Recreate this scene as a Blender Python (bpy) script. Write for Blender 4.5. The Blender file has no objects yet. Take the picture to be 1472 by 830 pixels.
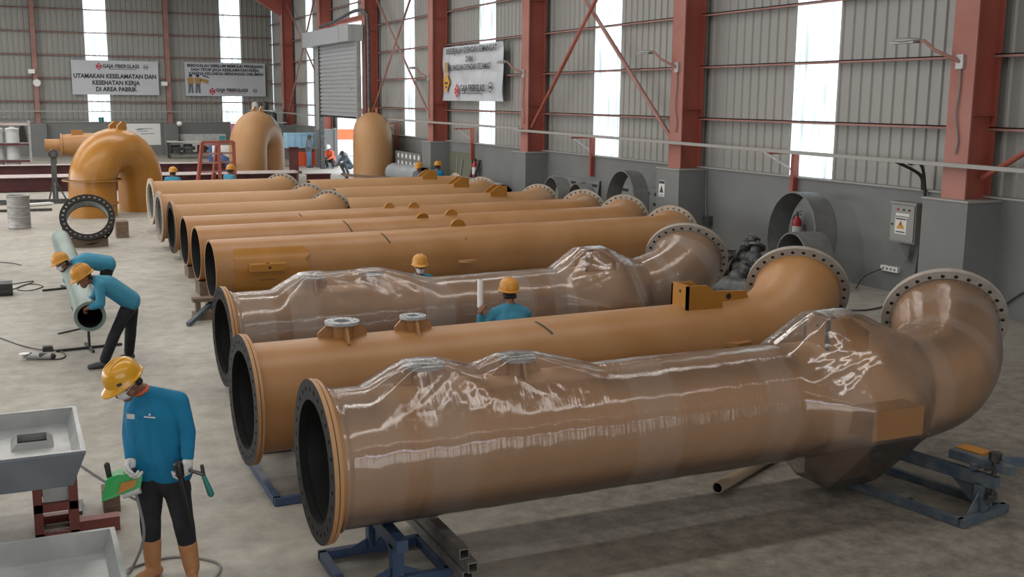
import bpy, bmesh, math, random
from mathutils import Vector, Matrix, Quaternion
random.seed(7)
PI = math.pi
SC = bpy.context.scene
COL = SC.collection

# ------------------------------------------------------------------ camera, world, light, exposure
YAW, PITCH, ROLL, CAM_H = math.radians(24.6), math.radians(9.89), 0.0095, 3.6
fw = Vector((math.sin(YAW)*math.cos(PITCH), math.cos(YAW)*math.cos(PITCH), -math.sin(PITCH)))
r0 = Vector((math.cos(YAW), -math.sin(YAW), 0)); u0 = r0.cross(fw)
rt = r0*math.cos(ROLL)+u0*math.sin(ROLL); up = -r0*math.sin(ROLL)+u0*math.cos(ROLL)
cam = bpy.data.cameras.new('camera'); cam.sensor_width = 36; cam.lens = 1560/1472*36
cam.clip_end = 400; cam.clip_start = .05
camo = bpy.data.objects.new('camera', cam); COL.objects.link(camo)
camo.matrix_world = Matrix(((rt.x, up.x, -fw.x, 0), (rt.y, up.y, -fw.y, 0), (rt.z, up.z, -fw.z, CAM_H), (0, 0, 0, 1)))
SC.camera = camo
SC.view_settings.view_transform = 'Standard'; SC.view_settings.look = 'None'
SC.view_settings.gamma = 1; SC.view_settings.use_curve_mapping = False
SC.view_settings.exposure = -0.1

WORLD_STRENGTH = 4.0
w = bpy.data.worlds.new('sky'); SC.world = w; w.use_nodes = True
nt = w.node_tree; bg = nt.nodes['Background']
bg.inputs[0].default_value = (.84, .93, 1, 1); bg.inputs[1].default_value = WORLD_STRENGTH

def area(name, loc, aim, sx, sy, power, color=(1, 1, 1)):
    l = bpy.data.lights.new(name, 'AREA'); l.shape = 'RECTANGLE'; l.size = sx; l.size_y = sy
    l.energy = power; l.color = color
    o = bpy.data.objects.new(name, l); COL.objects.link(o); o.location = loc
    o.rotation_euler = Vector(aim).to_track_quat('-Z', 'Y').to_euler()
    return o
# daylight through the translucent roof sheets (one row in every bay), the rear opening and the open left side
for y, power in ((-7.7, 260), (1.2, 420), (9.9, 600), (18.6, 760), (27.4, 900), (36.0, 1000), (44.5, 1050), (53.0, 1050), (61.5, 1050)):
    o = area('roof_daylight', (-1, y, 9.9), (0, 0, -1), 24, .5, power, (1, .97, .92))
area('rear_opening_daylight', (2, -12.5, 6.6), (0, 1, -.12), 22, .5, 420, (.80, .88, 1))
area('rear_fill_light', (3, -13, 3.2), (0, 1, .05), 20, 5, 950, (1, .97, .93))  # broad fill added behind the camera to brighten the pipe fronts
area('side_opening_daylight', (-17.5, 32, 4.0), (1, 0, -.15), 46, 5, 4200, (.97, .98, 1))

# ------------------------------------------------------------------ materials
MATS = {}
def base_mat(name):
    m = bpy.data.materials.new(name); m.use_nodes = True
    return m, m.node_tree, m.node_tree.nodes, m.node_tree.links, m.node_tree.nodes['Principled BSDF']
def mat(name, col, rough=.6, metal=0, col2=None, scale=3, bump=0, bscale=None, spec=.5, stretch=None, coat=0, lo=.35, hi=.65, detail=5):
    """principled with an optional two-colour noise and bump"""
    if name in MATS: return MATS[name]
    m, t, N, L, b = base_mat(name)
    b.inputs['Base Color'].default_value = (*col, 1); b.inputs['Roughness'].default_value = rough
    b.inputs['Metallic'].default_value = metal; b.inputs['Specular IOR Level'].default_value = spec
    if coat: b.inputs['Coat Weight'].default_value = coat; b.inputs['Coat Roughness'].default_value = .15
    if col2 or bump:
        tc = N.new('ShaderNodeTexCoord'); mp = N.new('ShaderNodeMapping'); L.new(tc.outputs['Object'], mp.inputs[0])
        if stretch: mp.inputs['Scale'].default_value = stretch
    if col2:
        n = N.new('ShaderNodeTexNoise'); n.inputs['Scale'].default_value = scale; n.inputs['Detail'].default_value = detail
        L.new(mp.outputs[0], n.inputs['Vector'])
        r = N.new('ShaderNodeValToRGB'); r.color_ramp.elements[0].position = lo; r.color_ramp.elements[1].position = hi
        r.color_ramp.elements[0].color = (*col, 1); r.color_ramp.elements[1].color = (*col2, 1)
        L.new(n.outputs['Fac'], r.inputs[0]); L.new(r.outputs[0], b.inputs['Base Color'])
    if bump:
        n2 = N.new('ShaderNodeTexNoise'); n2.inputs['Scale'].default_value = bscale or scale*4; n2.inputs['Detail'].default_value = 4
        L.new(mp.outputs[0], n2.inputs['Vector'])
        bp = N.new('ShaderNodeBump'); bp.inputs['Strength'].default_value = bump; bp.inputs['Distance'].default_value = .02
        L.new(n2.outputs['Fac'], bp.inputs['Height']); L.new(bp.outputs[0], b.inputs['Normal'])
    MATS[name] = m
    return m

M = {}
M['orange'] = mat('orange_fibreglass', (.335, .155, .048), .42, col2=(.41, .215, .092), scale=1.3, bump=.05, bscale=9, lo=.3, hi=.75)
M['orange_gloss'] = mat('orange_gelcoat', (.345, .145, .02), .3, col2=(.40, .18, .03), scale=2)
M['dusty_orange'] = mat('dusty_orange_fibreglass', (.41, .225, .102), .55, col2=(.345, .175, .06), scale=1.1, bump=.05, bscale=9, lo=.3, hi=.75)
M['black_liner'] = mat('black_liner', (.013, .013, .014), .5)
M['grey_liner'] = mat('grey_liner', (.22, .25, .25), .5, col2=(.15, .17, .17), scale=4)
M['flange_black'] = mat('black_flange_face', (.011, .011, .011), .6, col2=(.018, .0175, .017), scale=6, spec=.2)
M['flange_grey'] = mat('grey_flange', (.33, .29, .25), .55, col2=(.26, .23, .20), scale=5)
M['flange_bare'] = mat('bare_flange', (.50, .44, .36), .6, col2=(.40, .34, .27), scale=5)
M['nozzle_face'] = mat('nozzle_face', (.42, .44, .45), .35, col2=(.3, .32, .33), scale=12)
M['dark_hole'] = mat('dark_hole', (.01, .01, .01), .7)
M['blue_steel'] = mat('blue_painted_steel', (.018, .045, .11), .45, col2=(.035, .06, .11), scale=8)
M['blue_dull'] = mat('dusty_blue_steel', (.04, .065, .10), .6, col2=(.10, .115, .125), scale=6)
M['tube_steel'] = mat('dusty_square_tube', (.12, .115, .105), .5, .3, col2=(.20, .19, .17), scale=9)
M['red_steel'] = mat('red_oxide_steel', (.20, .045, .035), .55, col2=(.26, .075, .06), scale=1.2)
M['red_column'] = mat('red_oxide_column', (.26, .055, .035), .55, col2=(.32, .085, .06), scale=.9)
M['red_lit_dusty'] = mat('lit_dusty_red_plate', (.30, .105, .08), .6, col2=(.36, .155, .125), scale=.9)  # room-facing column plate: side light put into the colour, plus some dust
M['red_girt'] = mat('red_oxide_girt', (.26, .12, .10), .6, col2=(.32, .17, .145), scale=2)
M['maroon'] = mat('maroon_beam_paint', (.075, .016, .018), .5, col2=(.11, .028, .028), scale=2)
M['pale_top'] = mat('lit_flange_top', (.50, .44, .43), .7, col2=(.42, .34, .33), scale=3)  # beam tops lit from above, that brightness put into the colour
M['clad'] = mat('grey_cladding', (.26, .26, .245), .45, col2=(.29, .285, .265), scale=.5, stretch=(1, 1, .25))
M['dado'] = mat('grey_painted_block', (.145, .15, .148), .6, col2=(.17, .175, .172), scale=.8, bump=.04, bscale=20)
M['cap'] = mat('ledge_flashing', (.30, .29, .275), .5)
M['roof'] = mat('roof_sheet', (.45, .45, .44), .6)
M['steel_grey'] = mat('galvanised_steel', (.30, .30, .30), .45, .3, col2=(.38, .38, .37), scale=4)
M['tray_grey'] = mat('grey_gelcoat', (.23, .24, .24), .25, col2=(.29, .295, .29), scale=3, lo=.4, hi=.6)
M['tray_side'] = mat('bluish_grey_gelcoat', (.16, .185, .21), .35, col2=(.20, .22, .245), scale=3)
M['wall_ring'] = mat('dark_grey_ring', (.12, .122, .118), .6, col2=(.16, .162, .155), scale=4)
M['white_paint'] = mat('white_paint', (.72, .72, .70), .5)
M['dirty_white'] = mat('dirty_white', (.55, .55, .53), .6, col2=(.42, .42, .40), scale=4)
M['banner'] = mat('white_vinyl', (.44, .46, .50), .45, col2=(.50, .52, .55), scale=.6)
M['ink'] = mat('banner_ink', (.03, .035, .045), .6)
M['logo_red'] = mat('logo_red', (.45, .03, .05), .6)
M['sign_yellow'] = mat('sign_amber', (.55, .28, .03), .6)
M['skin'] = mat('skin', (.20, .085, .05), .5)
M['hair'] = mat('hair', (.012, .01, .009), .6)
M['shirt'] = mat('teal_blue_cotton', (.0, .135, .27), .85, col2=(.0, .155, .30), scale=5, bump=.25, bscale=14)
M['shirt_faded'] = mat('faded_teal_cotton', (.03, .20, .31), .85, col2=(.045, .23, .34), scale=5, bump=.25, bscale=14)
M['collar'] = mat('orange_collar', (.55, .10, .03), .8)
M['navy'] = mat('dark_trouser_cotton', (.008, .009, .013), .9, col2=(.016, .016, .02), scale=7, bump=.25, bscale=14)
M['boot'] = mat('tan_rubber', (.42, .20, .085), .5, col2=(.36, .165, .065), scale=9)
M['shoe'] = mat('dark_grey_shoe', (.06, .062, .065), .6)
M['helmet'] = mat('yellow_helmet', (.60, .29, .008), .3, coat=.4)
M['helmet_dull'] = mat('amber_helmet', (.50, .22, .018), .4)
M['glove'] = mat('white_knit_glove', (.55, .55, .54), .9, bump=.3, bscale=60)
M['cuff'] = mat('tan_cuff', (.36, .23, .09), .9)
M['mask'] = mat('white_mask', (.62, .62, .62), .8)
M['lens'] = mat('clear_lens', (.40, .38, .37), .1)
M['green'] = mat('green_tool_plastic', (.02, .30, .07), .35)
M['amber_plate'] = mat('rusty_amber_plate', (.42, .18, .03), .6)
M['black'] = mat('black_plastic', (.012, .012, .012), .45)
M['teal'] = mat('teal_plastic', (.03, .18, .17), .4)
M['cable'] = mat('black_cable', (.03, .03, .028), .6)
M['cable_grey'] = mat('grey_cable', (.20, .20, .19), .6)
M['green_pipe'] = mat('greenish_grp', (.11, .165, .145), .4, col2=(.16, .225, .20), scale=4, stretch=(1, .2, 1))
M['cardboard'] = mat('cardboard_tube', (.26, .19, .12), .8)
M['wood'] = mat('weathered_wood', (.13, .085, .055), .8, col2=(.19, .135, .095), scale=9, stretch=(1, 6, 6))
M['drum'] = mat('dull_steel_drum', (.22, .215, .205), .5, .4, col2=(.33, .32, .30), scale=4, stretch=(1, 1, 3))
M['shutter'] = mat('galvanised_shutter', (.42, .435, .445), .36, .35)
M['fire_red'] = mat('extinguisher_red', (.38, .012, .02), .35)
M['box_grey'] = mat('beige_grey_enamel', (.25, .245, .225), .5)
M['paper'] = mat('white_paper', (.60, .60, .58), .7)
M['scrap'] = mat('greasy_steel', (.035, .034, .032), .4, .5, col2=(.10, .095, .09), scale=9)
M['scrap_light'] = mat('dull_casting', (.11, .115, .115), .45, .4, col2=(.06, .062, .06), scale=7)
M['pale_blue'] = mat('pale_blue_sheet', (.32, .55, .70), .5)
M['crate_orange'] = mat('orange_crate', (.75, .12, .04), .5)
M['container_white'] = mat('white_container', (.80, .82, .82), .5)
M['container_orange'] = mat('orange_band', (.85, .16, .05), .5)
M['orange_shirt'] = mat('orange_coverall', (.75, .12, .05), .8)
M['grey_cloth'] = mat('grey_cloth', (.12, .14, .17), .9)
M['blue_jeans'] = mat('blue_jeans', (.10, .20, .32), .9)
M['blue_drum'] = mat('blue_plastic', (.03, .08, .22), .4)
M['pink'] = mat('pink_sheet', (.75, .30, .50), .6)
M['silver_patch'] = mat('pale_resin_patch', (.42, .47, .46), .4)
M['grey_pipe'] = mat('pale_grey_duct', (.27, .30, .32), .45, col2=(.22, .24, .26), scale=2)
M['crate_slat'] = mat('pale_container', (.50, .51, .50), .6)
M['tape'] = mat('black_marker', (.04, .05, .035), .7)
M['asphalt'] = mat('pale_concrete_yard', (.60, .60, .59), .9, col2=(.52, .52, .51), scale=1.2)

def floor_mat():
    m, t, N, L, b = base_mat('dusty_concrete')
    tc = N.new('ShaderNodeTexCoord')
    def noise(s, d=6, rough=.6):
        n = N.new('ShaderNodeTexNoise'); n.inputs['Scale'].default_value = s; n.inputs['Detail'].default_value = d
        n.inputs['Roughness'].default_value = rough; L.new(tc.outputs['Object'], n.inputs['Vector']); return n
    a = noise(.35); r1 = N.new('ShaderNodeValToRGB'); e = r1.color_ramp.elements
    e[0].position = .34; e[1].position = .66; e[0].color = (.30, .275, .235, 1); e[1].color = (.43, .405, .36, 1)
    L.new(a.outputs['Fac'], r1.inputs[0])
    c = noise(3.2, 8, .7); r2 = N.new('ShaderNodeValToRGB'); e = r2.color_ramp.elements
    e[0].position = .33; e[1].position = .62; e[0].color = (.62, .61, .59, 1); e[1].color = (1, 1, 1, 1)
    L.new(c.outputs['Fac'], r2.inputs[0])
    mx = N.new('ShaderNodeMixRGB'); mx.blend_type = 'MULTIPLY'; mx.inputs[0].default_value = .85
    L.new(r1.outputs[0], mx.inputs[1]); L.new(r2.outputs[0], mx.inputs[2])
    # dirty floor around the near pipes, with their shade painted into it
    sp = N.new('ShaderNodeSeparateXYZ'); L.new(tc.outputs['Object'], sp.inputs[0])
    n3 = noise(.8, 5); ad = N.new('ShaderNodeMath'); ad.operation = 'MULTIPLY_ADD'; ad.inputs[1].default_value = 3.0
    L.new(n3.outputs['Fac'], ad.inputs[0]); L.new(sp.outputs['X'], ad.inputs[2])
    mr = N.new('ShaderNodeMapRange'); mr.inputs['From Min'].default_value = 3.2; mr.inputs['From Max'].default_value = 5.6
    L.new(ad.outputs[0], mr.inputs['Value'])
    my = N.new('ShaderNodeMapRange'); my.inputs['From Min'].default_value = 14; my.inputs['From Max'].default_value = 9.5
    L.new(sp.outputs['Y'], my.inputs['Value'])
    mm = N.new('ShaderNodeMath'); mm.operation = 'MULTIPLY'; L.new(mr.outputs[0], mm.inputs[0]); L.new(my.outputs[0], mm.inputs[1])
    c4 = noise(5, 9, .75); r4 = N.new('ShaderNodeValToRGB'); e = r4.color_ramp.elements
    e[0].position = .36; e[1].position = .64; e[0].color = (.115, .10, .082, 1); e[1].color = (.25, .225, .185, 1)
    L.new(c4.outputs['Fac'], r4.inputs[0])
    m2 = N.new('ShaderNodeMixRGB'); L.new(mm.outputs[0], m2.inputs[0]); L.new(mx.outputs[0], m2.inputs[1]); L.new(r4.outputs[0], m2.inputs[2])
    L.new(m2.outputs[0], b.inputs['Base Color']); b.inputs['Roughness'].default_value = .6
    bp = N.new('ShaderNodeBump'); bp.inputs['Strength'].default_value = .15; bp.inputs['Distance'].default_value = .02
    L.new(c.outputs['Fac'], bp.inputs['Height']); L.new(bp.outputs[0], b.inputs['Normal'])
    return m
M['floor'] = floor_mat()

def strip_mat():
    m, t, N, L, b = base_mat('translucent_sheet')
    N.remove(b); out = N['Material Output']
    tc = N.new('ShaderNodeTexCoord'); mp = N.new('ShaderNodeMapping'); mp.inputs['Scale'].default_value = (3, 3, .25)
    L.new(tc.outputs['Object'], mp.inputs[0])
    n = N.new('ShaderNodeTexNoise'); n.inputs['Scale'].default_value = 3; n.inputs['Detail'].default_value = 5; L.new(mp.outputs[0], n.inputs['Vector'])
    r = N.new('ShaderNodeValToRGB'); e = r.color_ramp.elements; e[0].position = .35; e[1].position = .55
    e[0].color = (.55, .57, .56, 1); e[1].color = (.92, .95, .95, 1); L.new(n.outputs['Fac'], r.inputs[0])
    tr = N.new('ShaderNodeBsdfTranslucent'); L.new(r.outputs[0], tr.inputs[0])
    df = N.new('ShaderNodeBsdfDiffuse'); df.inputs[0].default_value = (.6, .6, .6, 1)
    mx = N.new('ShaderNodeMixShader'); mx.inputs[0].default_value = .12
    L.new(tr.outputs[0], mx.inputs[1]); L.new(df.outputs[0], mx.inputs[2]); L.new(mx.outputs[0], out.inputs[0])
    return m
M['strip'] = strip_mat()

def film_mat(name, haze=.10, rough=.13, tint=(.97, .97, .98)):
    """thin stretch film: clear, glossy, with milky overlaps and fine wrinkles (UV: u along the pipe in metres, v around it)"""
    m, t, N, L, b = base_mat(name)
    N.remove(b); out = N['Material Output']
    uv = N.new('ShaderNodeUVMap'); uv.uv_map = 'UVMap'
    mp = N.new('ShaderNodeMapping'); mp.inputs['Scale'].default_value = (42, 3.0, 1); L.new(uv.outputs[0], mp.inputs[0])
    n = N.new('ShaderNodeTexNoise'); n.inputs['Scale'].default_value = 1; n.inputs['Detail'].default_value = 4; L.new(mp.outputs[0], n.inputs['Vector'])
    mp2 = N.new('ShaderNodeMapping'); mp2.inputs['Scale'].default_value = (1.6, 1.6, 1); L.new(uv.outputs[0], mp2.inputs[0])
    n2 = N.new('ShaderNodeTexNoise'); n2.inputs['Scale'].default_value = 1.6; n2.inputs['Detail'].default_value = 3; L.new(mp2.outputs[0], n2.inputs['Vector'])
    ad = N.new('ShaderNodeMath'); ad.operation = 'MULTIPLY_ADD'; ad.inputs[1].default_value = .7
    L.new(n2.outputs['Fac'], ad.inputs[0]); L.new(n.outputs['Fac'], ad.inputs[2])
    bp = N.new('ShaderNodeBump'); bp.inputs['Strength'].default_value = .6; bp.inputs['Distance'].default_value = .010
    L.new(ad.outputs[0], bp.inputs['Height'])
    tr = N.new('ShaderNodeBsdfTransparent'); tr.inputs[0].default_value = (*tint, 1)
    df = N.new('ShaderNodeBsdfDiffuse'); df.inputs[0].default_value = (.88, .84, .80, 1); L.new(bp.outputs[0], df.inputs['Normal'])
    tl = N.new('ShaderNodeBsdfTranslucent'); tl.inputs[0].default_value = (.88, .84, .80, 1)
    dt = N.new('ShaderNodeMixShader'); dt.inputs[0].default_value = .5; L.new(df.outputs[0], dt.inputs[1]); L.new(tl.outputs[0], dt.inputs[2])
    gl = N.new('ShaderNodeBsdfGlossy'); gl.inputs['Roughness'].default_value = rough; L.new(bp.outputs[0], gl.inputs['Normal'])
    # milky where layers overlap
    wv = N.new('ShaderNodeTexNoise'); wv.noise_dimensions = '1D'; wv.inputs['Scale'].default_value = 1.7; wv.inputs['Detail'].default_value = 1
    sx = N.new('ShaderNodeSeparateXYZ'); L.new(uv.outputs[0], sx.inputs[0]); L.new(sx.outputs['X'], wv.inputs['W'])
    rr = N.new('ShaderNodeValToRGB'); e = rr.color_ramp.elements; e[0].position = .52; e[1].position = .56
    e[0].color = (haze, haze, haze, 1); e[1].color = (haze*2.0, haze*2.0, haze*2.0, 1); L.new(wv.outputs['Fac'], rr.inputs[0])
    m1 = N.new('ShaderNodeMixShader'); L.new(rr.outputs[0], m1.inputs[0]); L.new(tr.outputs[0], m1.inputs[1]); L.new(dt.outputs[0], m1.inputs[2])
    fr = N.new('ShaderNodeFresnel'); fr.inputs['IOR'].default_value = 1.5; L.new(bp.outputs[0], fr.inputs['Normal'])
    ma = N.new('ShaderNodeMath'); ma.operation = 'MULTIPLY_ADD'; ma.inputs[1].default_value = 1.2; ma.inputs[2].default_value = .015
    L.new(fr.outputs[0], ma.inputs[0])
    m2 = N.new('ShaderNodeMixShader'); L.new(ma.outputs[0], m2.inputs[0]); L.new(m1.outputs[0], m2.inputs[1]); L.new(gl.outputs[0], m2.inputs[2])
    L.new(m2.outputs[0], out.inputs[0])
    return m
M['film'] = film_mat('stretch_film', haze=.09, rough=.08)
M['film_milky'] = film_mat('milky_stretch_film', haze=.15, rough=.14)

# ------------------------------------------------------------------ mesh helpers
class MB:
    def __init__(s): s.v = []; s.f = []; s.mi = []; s.uv = None
    def add(s, vs, fs, mi=0):
        o = len(s.v); s.v += [tuple(v) for v in vs]; s.f += [tuple(i+o for i in f) for f in fs]; s.mi += [mi]*len(fs)
    def box(s, lo, hi, mi=0, rot=None, about=None):
        x0, y0, z0 = lo; x1, y1, z1 = hi
        vs = [Vector(p) for p in ((x0, y0, z0), (x1, y0, z0), (x1, y1, z0), (x0, y1, z0), (x0, y0, z1), (x1, y0, z1), (x1, y1, z1), (x0, y1, z1))]
        if rot is not None:
            c = Vector(about) if about is not None else sum(vs, Vector())/8
            vs = [c+rot@(v-c) for v in vs]
        s.add(vs, [(0, 3, 2, 1), (4, 5, 6, 7), (0, 1, 5, 4), (1, 2, 6, 5), (2, 3, 7, 6), (3, 0, 4, 7)], mi)
    def beam(s, p, q, w, h, mi=0, upv=(0, 0, 1)):
        """rectangular bar from p to q, w sideways, h along up"""
        p, q = Vector(p), Vector(q); d = (q-p).normalized(); u = Vector(upv)
        sd = d.cross(u)
        if sd.length < 1e-4: sd = d.cross(Vector((0, 1, 0)))
        sd.normalize(); u = sd.cross(d).normalized(); vs = []
        for c in (p, q):
            for a, b in ((-1, -1), (1, -1), (1, 1), (-1, 1)): vs.append(c+sd*a*w/2+u*b*h/2)
        s.add(vs, [(0, 3, 2, 1), (4, 5, 6, 7), (0, 1, 5, 4), (1, 2, 6, 5), (2, 3, 7, 6), (3, 0, 4, 7)], mi)
    def rings(s, rs, mi=0, cap0=True, cap1=True, close=False):
        n = len(rs[0]); vs = [p for r in rs for p in r]; fs = []
        k = len(rs)
        for i in range(k if close else k-1):
            a, b = i*n, ((i+1) % k)*n
            for j in range(n): fs.append((a+j, a+(j+1) % n, b+(j+1) % n, b+j))
        if not close:
            if cap0: fs.append(tuple(range(n-1, -1, -1)))
            if cap1: fs.append(tuple((k-1)*n+j for j in range(n)))
        s.add(vs, fs, mi)
    def tube(s, pts, r, n=12, mi=0, caps=True):
        pts = [Vector(p) for p in pts]; fr = frames(pts); rs = []
        for i, (p, (d, a, b)) in enumerate(zip(pts, fr)):
            rr = r[i] if isinstance(r, (list, tuple)) else r
            rs.append([p+(a*math.cos(2*PI*j/n)+b*math.sin(2*PI*j/n))*rr for j in range(n)])
        s.rings(rs, mi, caps, caps)
    def cyl(s, p, q, r, n=20, mi=0, r2=None): s.tube([p, q], [r, r if r2 is None else r2], n, mi)
    def hollow(s, p, q, ro, ri, n=40, mi=0, mi_in=None, mi_end=None):
        p, q = Vector(p), Vector(q); d, a, b = frames([p, q])[0]
        def ring(c, r): return [c+(a*math.cos(2*PI*j/n)+b*math.sin(2*PI*j/n))*r for j in range(n)]
        O0, O1, I0, I1 = ring(p, ro), ring(q, ro), ring(p, ri), ring(q, ri)
        s.rings([O0, O1], mi, False, False); s.rings([I1, I0], mi if mi_in is None else mi_in, False, False)
        me = mi if mi_end is None else mi_end
        s.rings([I0, O0], me, False, False); s.rings([O1, I1], me, False, False)
    def lathe(s, prof, n=24, mi=0, at=(0, 0, 0), M3=None):
        at = Vector(at); rs = []
        for r, z in prof:
            ring = [Vector((max(r, 1e-4)*math.cos(2*PI*j/n), max(r, 1e-4)*math.sin(2*PI*j/n), z)) for j in range(n)]
            rs.append([at+(M3@v if M3 is not None else v) for v in ring])
        s.rings(rs, mi, True, True)
    def prism(s, poly, d, mi=0):
        """polygon (3-D points) extruded by vector d"""
        n = len(poly); d = Vector(d); vs = [Vector(p) for p in poly]+[Vector(p)+d for p in poly]
        fs = [tuple(range(n-1, -1, -1)), tuple(range(n, 2*n))]+[(i, (i+1) % n, n+(i+1) % n, n+i) for i in range(n)]
        s.add(vs, fs, mi)
    def ball(s, c, r, M3=None, n=16, k=10, mi=0):
        c = Vector(c); rad = Vector(r) if isinstance(r, (tuple, list)) else Vector((r, r, r)); rs = []
        for i in range(1, k):
            t = PI*i/k
            ring = [Vector((rad.x*math.sin(t)*math.cos(2*PI*j/n), rad.y*math.sin(t)*math.sin(2*PI*j/n), -rad.z*math.cos(t))) for j in range(n)]
            rs.append([c+(M3@v if M3 is not None else v) for v in ring])
        s.rings(rs, mi)
    def cone(s, p, rp, q, rq, n=14, mi=0):
        """capsule with two radii"""
        p, q = Vector(p), Vector(q); L = (q-p).length
        if L < 1e-5: s.ball(p, max(rp, rq), mi=mi); return
        d, a, b = frames([p, q])[0]; rs = []
        for c, r, t0, t1 in ((p, rp, -80, 0), (q, rq, 0, 80)):
            for i in range(5):
                t = math.radians(t0+(t1-t0)*i/4)
                rs.append([c+d*r*math.sin(t)+(a*math.cos(2*PI*j/n)+b*math.sin(2*PI*j/n))*r*math.cos(t) for j in range(n)])
        s.rings(rs, mi)
    def build(s, name, mats, parent=None, smooth=30, loc=None):
        me = bpy.data.meshes.new(name); me.from_pydata(s.v, [], s.f)
        if not isinstance(mats, (list, tuple)): mats = [mats]
        for m in mats: me.materials.append(m)
        me.polygons.foreach_set('material_index', s.mi)
        if s.uv:
            l = me.uv_layers.new(name='UVMap')
            for lp in me.loops: l.data[lp.index].uv = s.uv[lp.vertex_index]
        bm = bmesh.new(); bm.from_mesh(me); bmesh.ops.recalc_face_normals(bm, faces=bm.faces); bm.to_mesh(me); bm.free()
        if smooth:
            me.polygons.foreach_set('use_smooth', [True]*len(me.polygons))
            me.set_sharp_from_angle(angle=math.radians(smooth))
        o = bpy.data.objects.new(name, me); COL.objects.link(o)
        if parent: o.parent = parent
        if loc: o.location = loc
        return o
def frames(pts):
    out = []; n = len(pts); prev = None
    for i in range(n):
        d = (pts[min(i+1, n-1)]-pts[max(i-1, 0)]).normalized()
        if prev is None:
            a = d.cross(Vector((0, 0, 1)))
            if a.length < 1e-3: a = d.cross(Vector((0, 1, 0)))
            a.normalize()
        else:
            a = prev-d*prev.dot(d); a.normalize()
        b = a.cross(d).normalized()
        out.append((d, a, b)); prev = a
    return out
def tag(o, label=None, cat=None, group=None, kind=None):
    if label: o['label'] = label
    if cat: o['category'] = cat
    if group: o['group'] = group
    if kind: o['kind'] = kind
    return o
def empty(name, loc, label=None, cat=None, group=None, rz=0):
    o = bpy.data.objects.new(name, None); COL.objects.link(o); o.location = loc; o.rotation_euler = (0, 0, rz)
    return tag(o, label, cat, group)
def struct(o): o['kind'] = 'structure'; return o
def copy_tree(o, parent=None):
    c = o.copy(); COL.objects.link(c)
    if parent: c.parent = parent
    for ch in list(o.children): copy_tree(ch, c)
    return c
def catmull(P, n=8):
    P = [Vector(p) for p in P]; out = []
    for i in range(len(P)-1):
        a = P[i-1] if i else P[0]*2-P[1]; b, c = P[i], P[i+1]; d = P[i+2] if i+2 < len(P) else P[-1]*2-P[-2]
        for k in range(n):
            t = k/n; out.append(.5*((2*b)+(c-a)*t+(2*a-5*b+4*c-d)*t*t+(3*b-a-3*c+d)*t**3))
    out.append(P[-1]); return out
def text(s, name, size, mtl, parent, loc, rot, align='CENTER', width=None, bold=0.0):
    c = bpy.data.curves.new(name, 'FONT'); c.body = s; c.size = size; c.align_x = align; c.align_y = 'CENTER'; c.extrude = .002; c.offset = bold
    c.materials.append(mtl); c.resolution_u = 2
    o = bpy.data.objects.new(name, c); COL.objects.link(o); o.parent = parent; o.location = loc; o.rotation_euler = rot
    if width: o['_w'] = width
    return o
# ------------------------------------------------------------------ the building
XW, YB, XL, YF, ZT = 15.4, 70.8, -18.0, -14.0, 10.6
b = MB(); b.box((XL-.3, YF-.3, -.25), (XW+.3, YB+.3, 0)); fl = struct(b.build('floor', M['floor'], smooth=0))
b = MB(); b.box((XL-.3, YF-.3, ZT), (XW+.6, YB+.6, ZT+.15)); struct(b.build('ceiling', M['roof'], smooth=0))
b = MB(); b.box((XL-.3, YF-.3, 0), (XL, YB+.3, ZT)); struct(b.build('wall_left', M['clad'], smooth=0))
b = MB(); b.box((XL-.3, YF-.3, 0), (XW+.3, YF, ZT)); struct(b.build('wall_front', M['clad'], smooth=0))

def cladding(bm, a0, a1, z0, z1, place, pitch=.3, depth=.035):
    """ribbed sheet between a0 and a1; place(a, off, z) -> point; ribs stand off into the room"""
    prof = [(a0, 0)]; k = math.floor(a0/pitch)
    while k*pitch < a1+pitch:
        for da, off in ((0, 0), (.03, depth), (.085, depth), (.115, 0)):
            a = k*pitch+da
            if a0 < a < a1: prof.append((a, off))
        k += 1
    prof.append((a1, 0)); n = len(prof); vs = []; fs = []
    for a, o in prof: vs += [place(a, o, z0), place(a, o, z1), place(a, -.02, z0), place(a, -.02, z1)]
    for i in range(n-1):
        p, q = 4*i, 4*i+4
        fs += [(p, q, q+1, p+1), (p+2, p+3, q+3, q+2), (p, p+2, q+2, q), (p+1, q+1, q+3, p+3)]
    fs += [(0, 1, 3, 2), (4*n-4, 4*n-2, 4*n-1, 4*n-3)]
    bm.add(vs, fs)
PR = lambda a, o, z: (XW+.05-o, a, z)
PB = lambda a, o, z: (a, YB+.05-o, z)
R_STRIPS = [(17.8, 19.2), (26.65, 28.15), (35.3, 36.7), (43.6, 45.0), (51.7, 53.2), (60.5, 61.9)]
DOOR0, DOOR1 = 49.0, 55.8
b = MB(); y = YF
for s0, s1 in R_STRIPS:
    if s0 > DOOR0 and s0 < DOOR1: continue
    if y < DOOR0 < s0:
        cladding(b, y, DOOR0, 2.0, ZT, PR); cladding(b, DOOR0, 51.7, 7.4, ZT, PR); cladding(b, 53.2, DOOR1, 7.4, ZT, PR); y = DOOR1
    cladding(b, y, s0, 2.0, ZT, PR); y = s1
cladding(b, y, YB, 2.0, ZT, PR)
wr = struct(b.build('wall_right', M['clad'], smooth=0))
n = 1
for s0, s1 in R_STRIPS:
    b = MB(); cladding(b, s0, s1, 7.4 if DOOR0 < s0 < DOOR1 else 2.0, ZT, PR, pitch=.2, depth=.025)
    struct(b.build('window_%d' % n, M['strip'], smooth=0)); n += 1
B_STRIPS = [(-4.4, -3.1), (4.27, 5.53), (12.2, 13.45)]
b = MB(); x = XL
for s0, s1 in B_STRIPS: cladding(b, x, s0, 2.0, ZT, PB); x = s1
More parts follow.
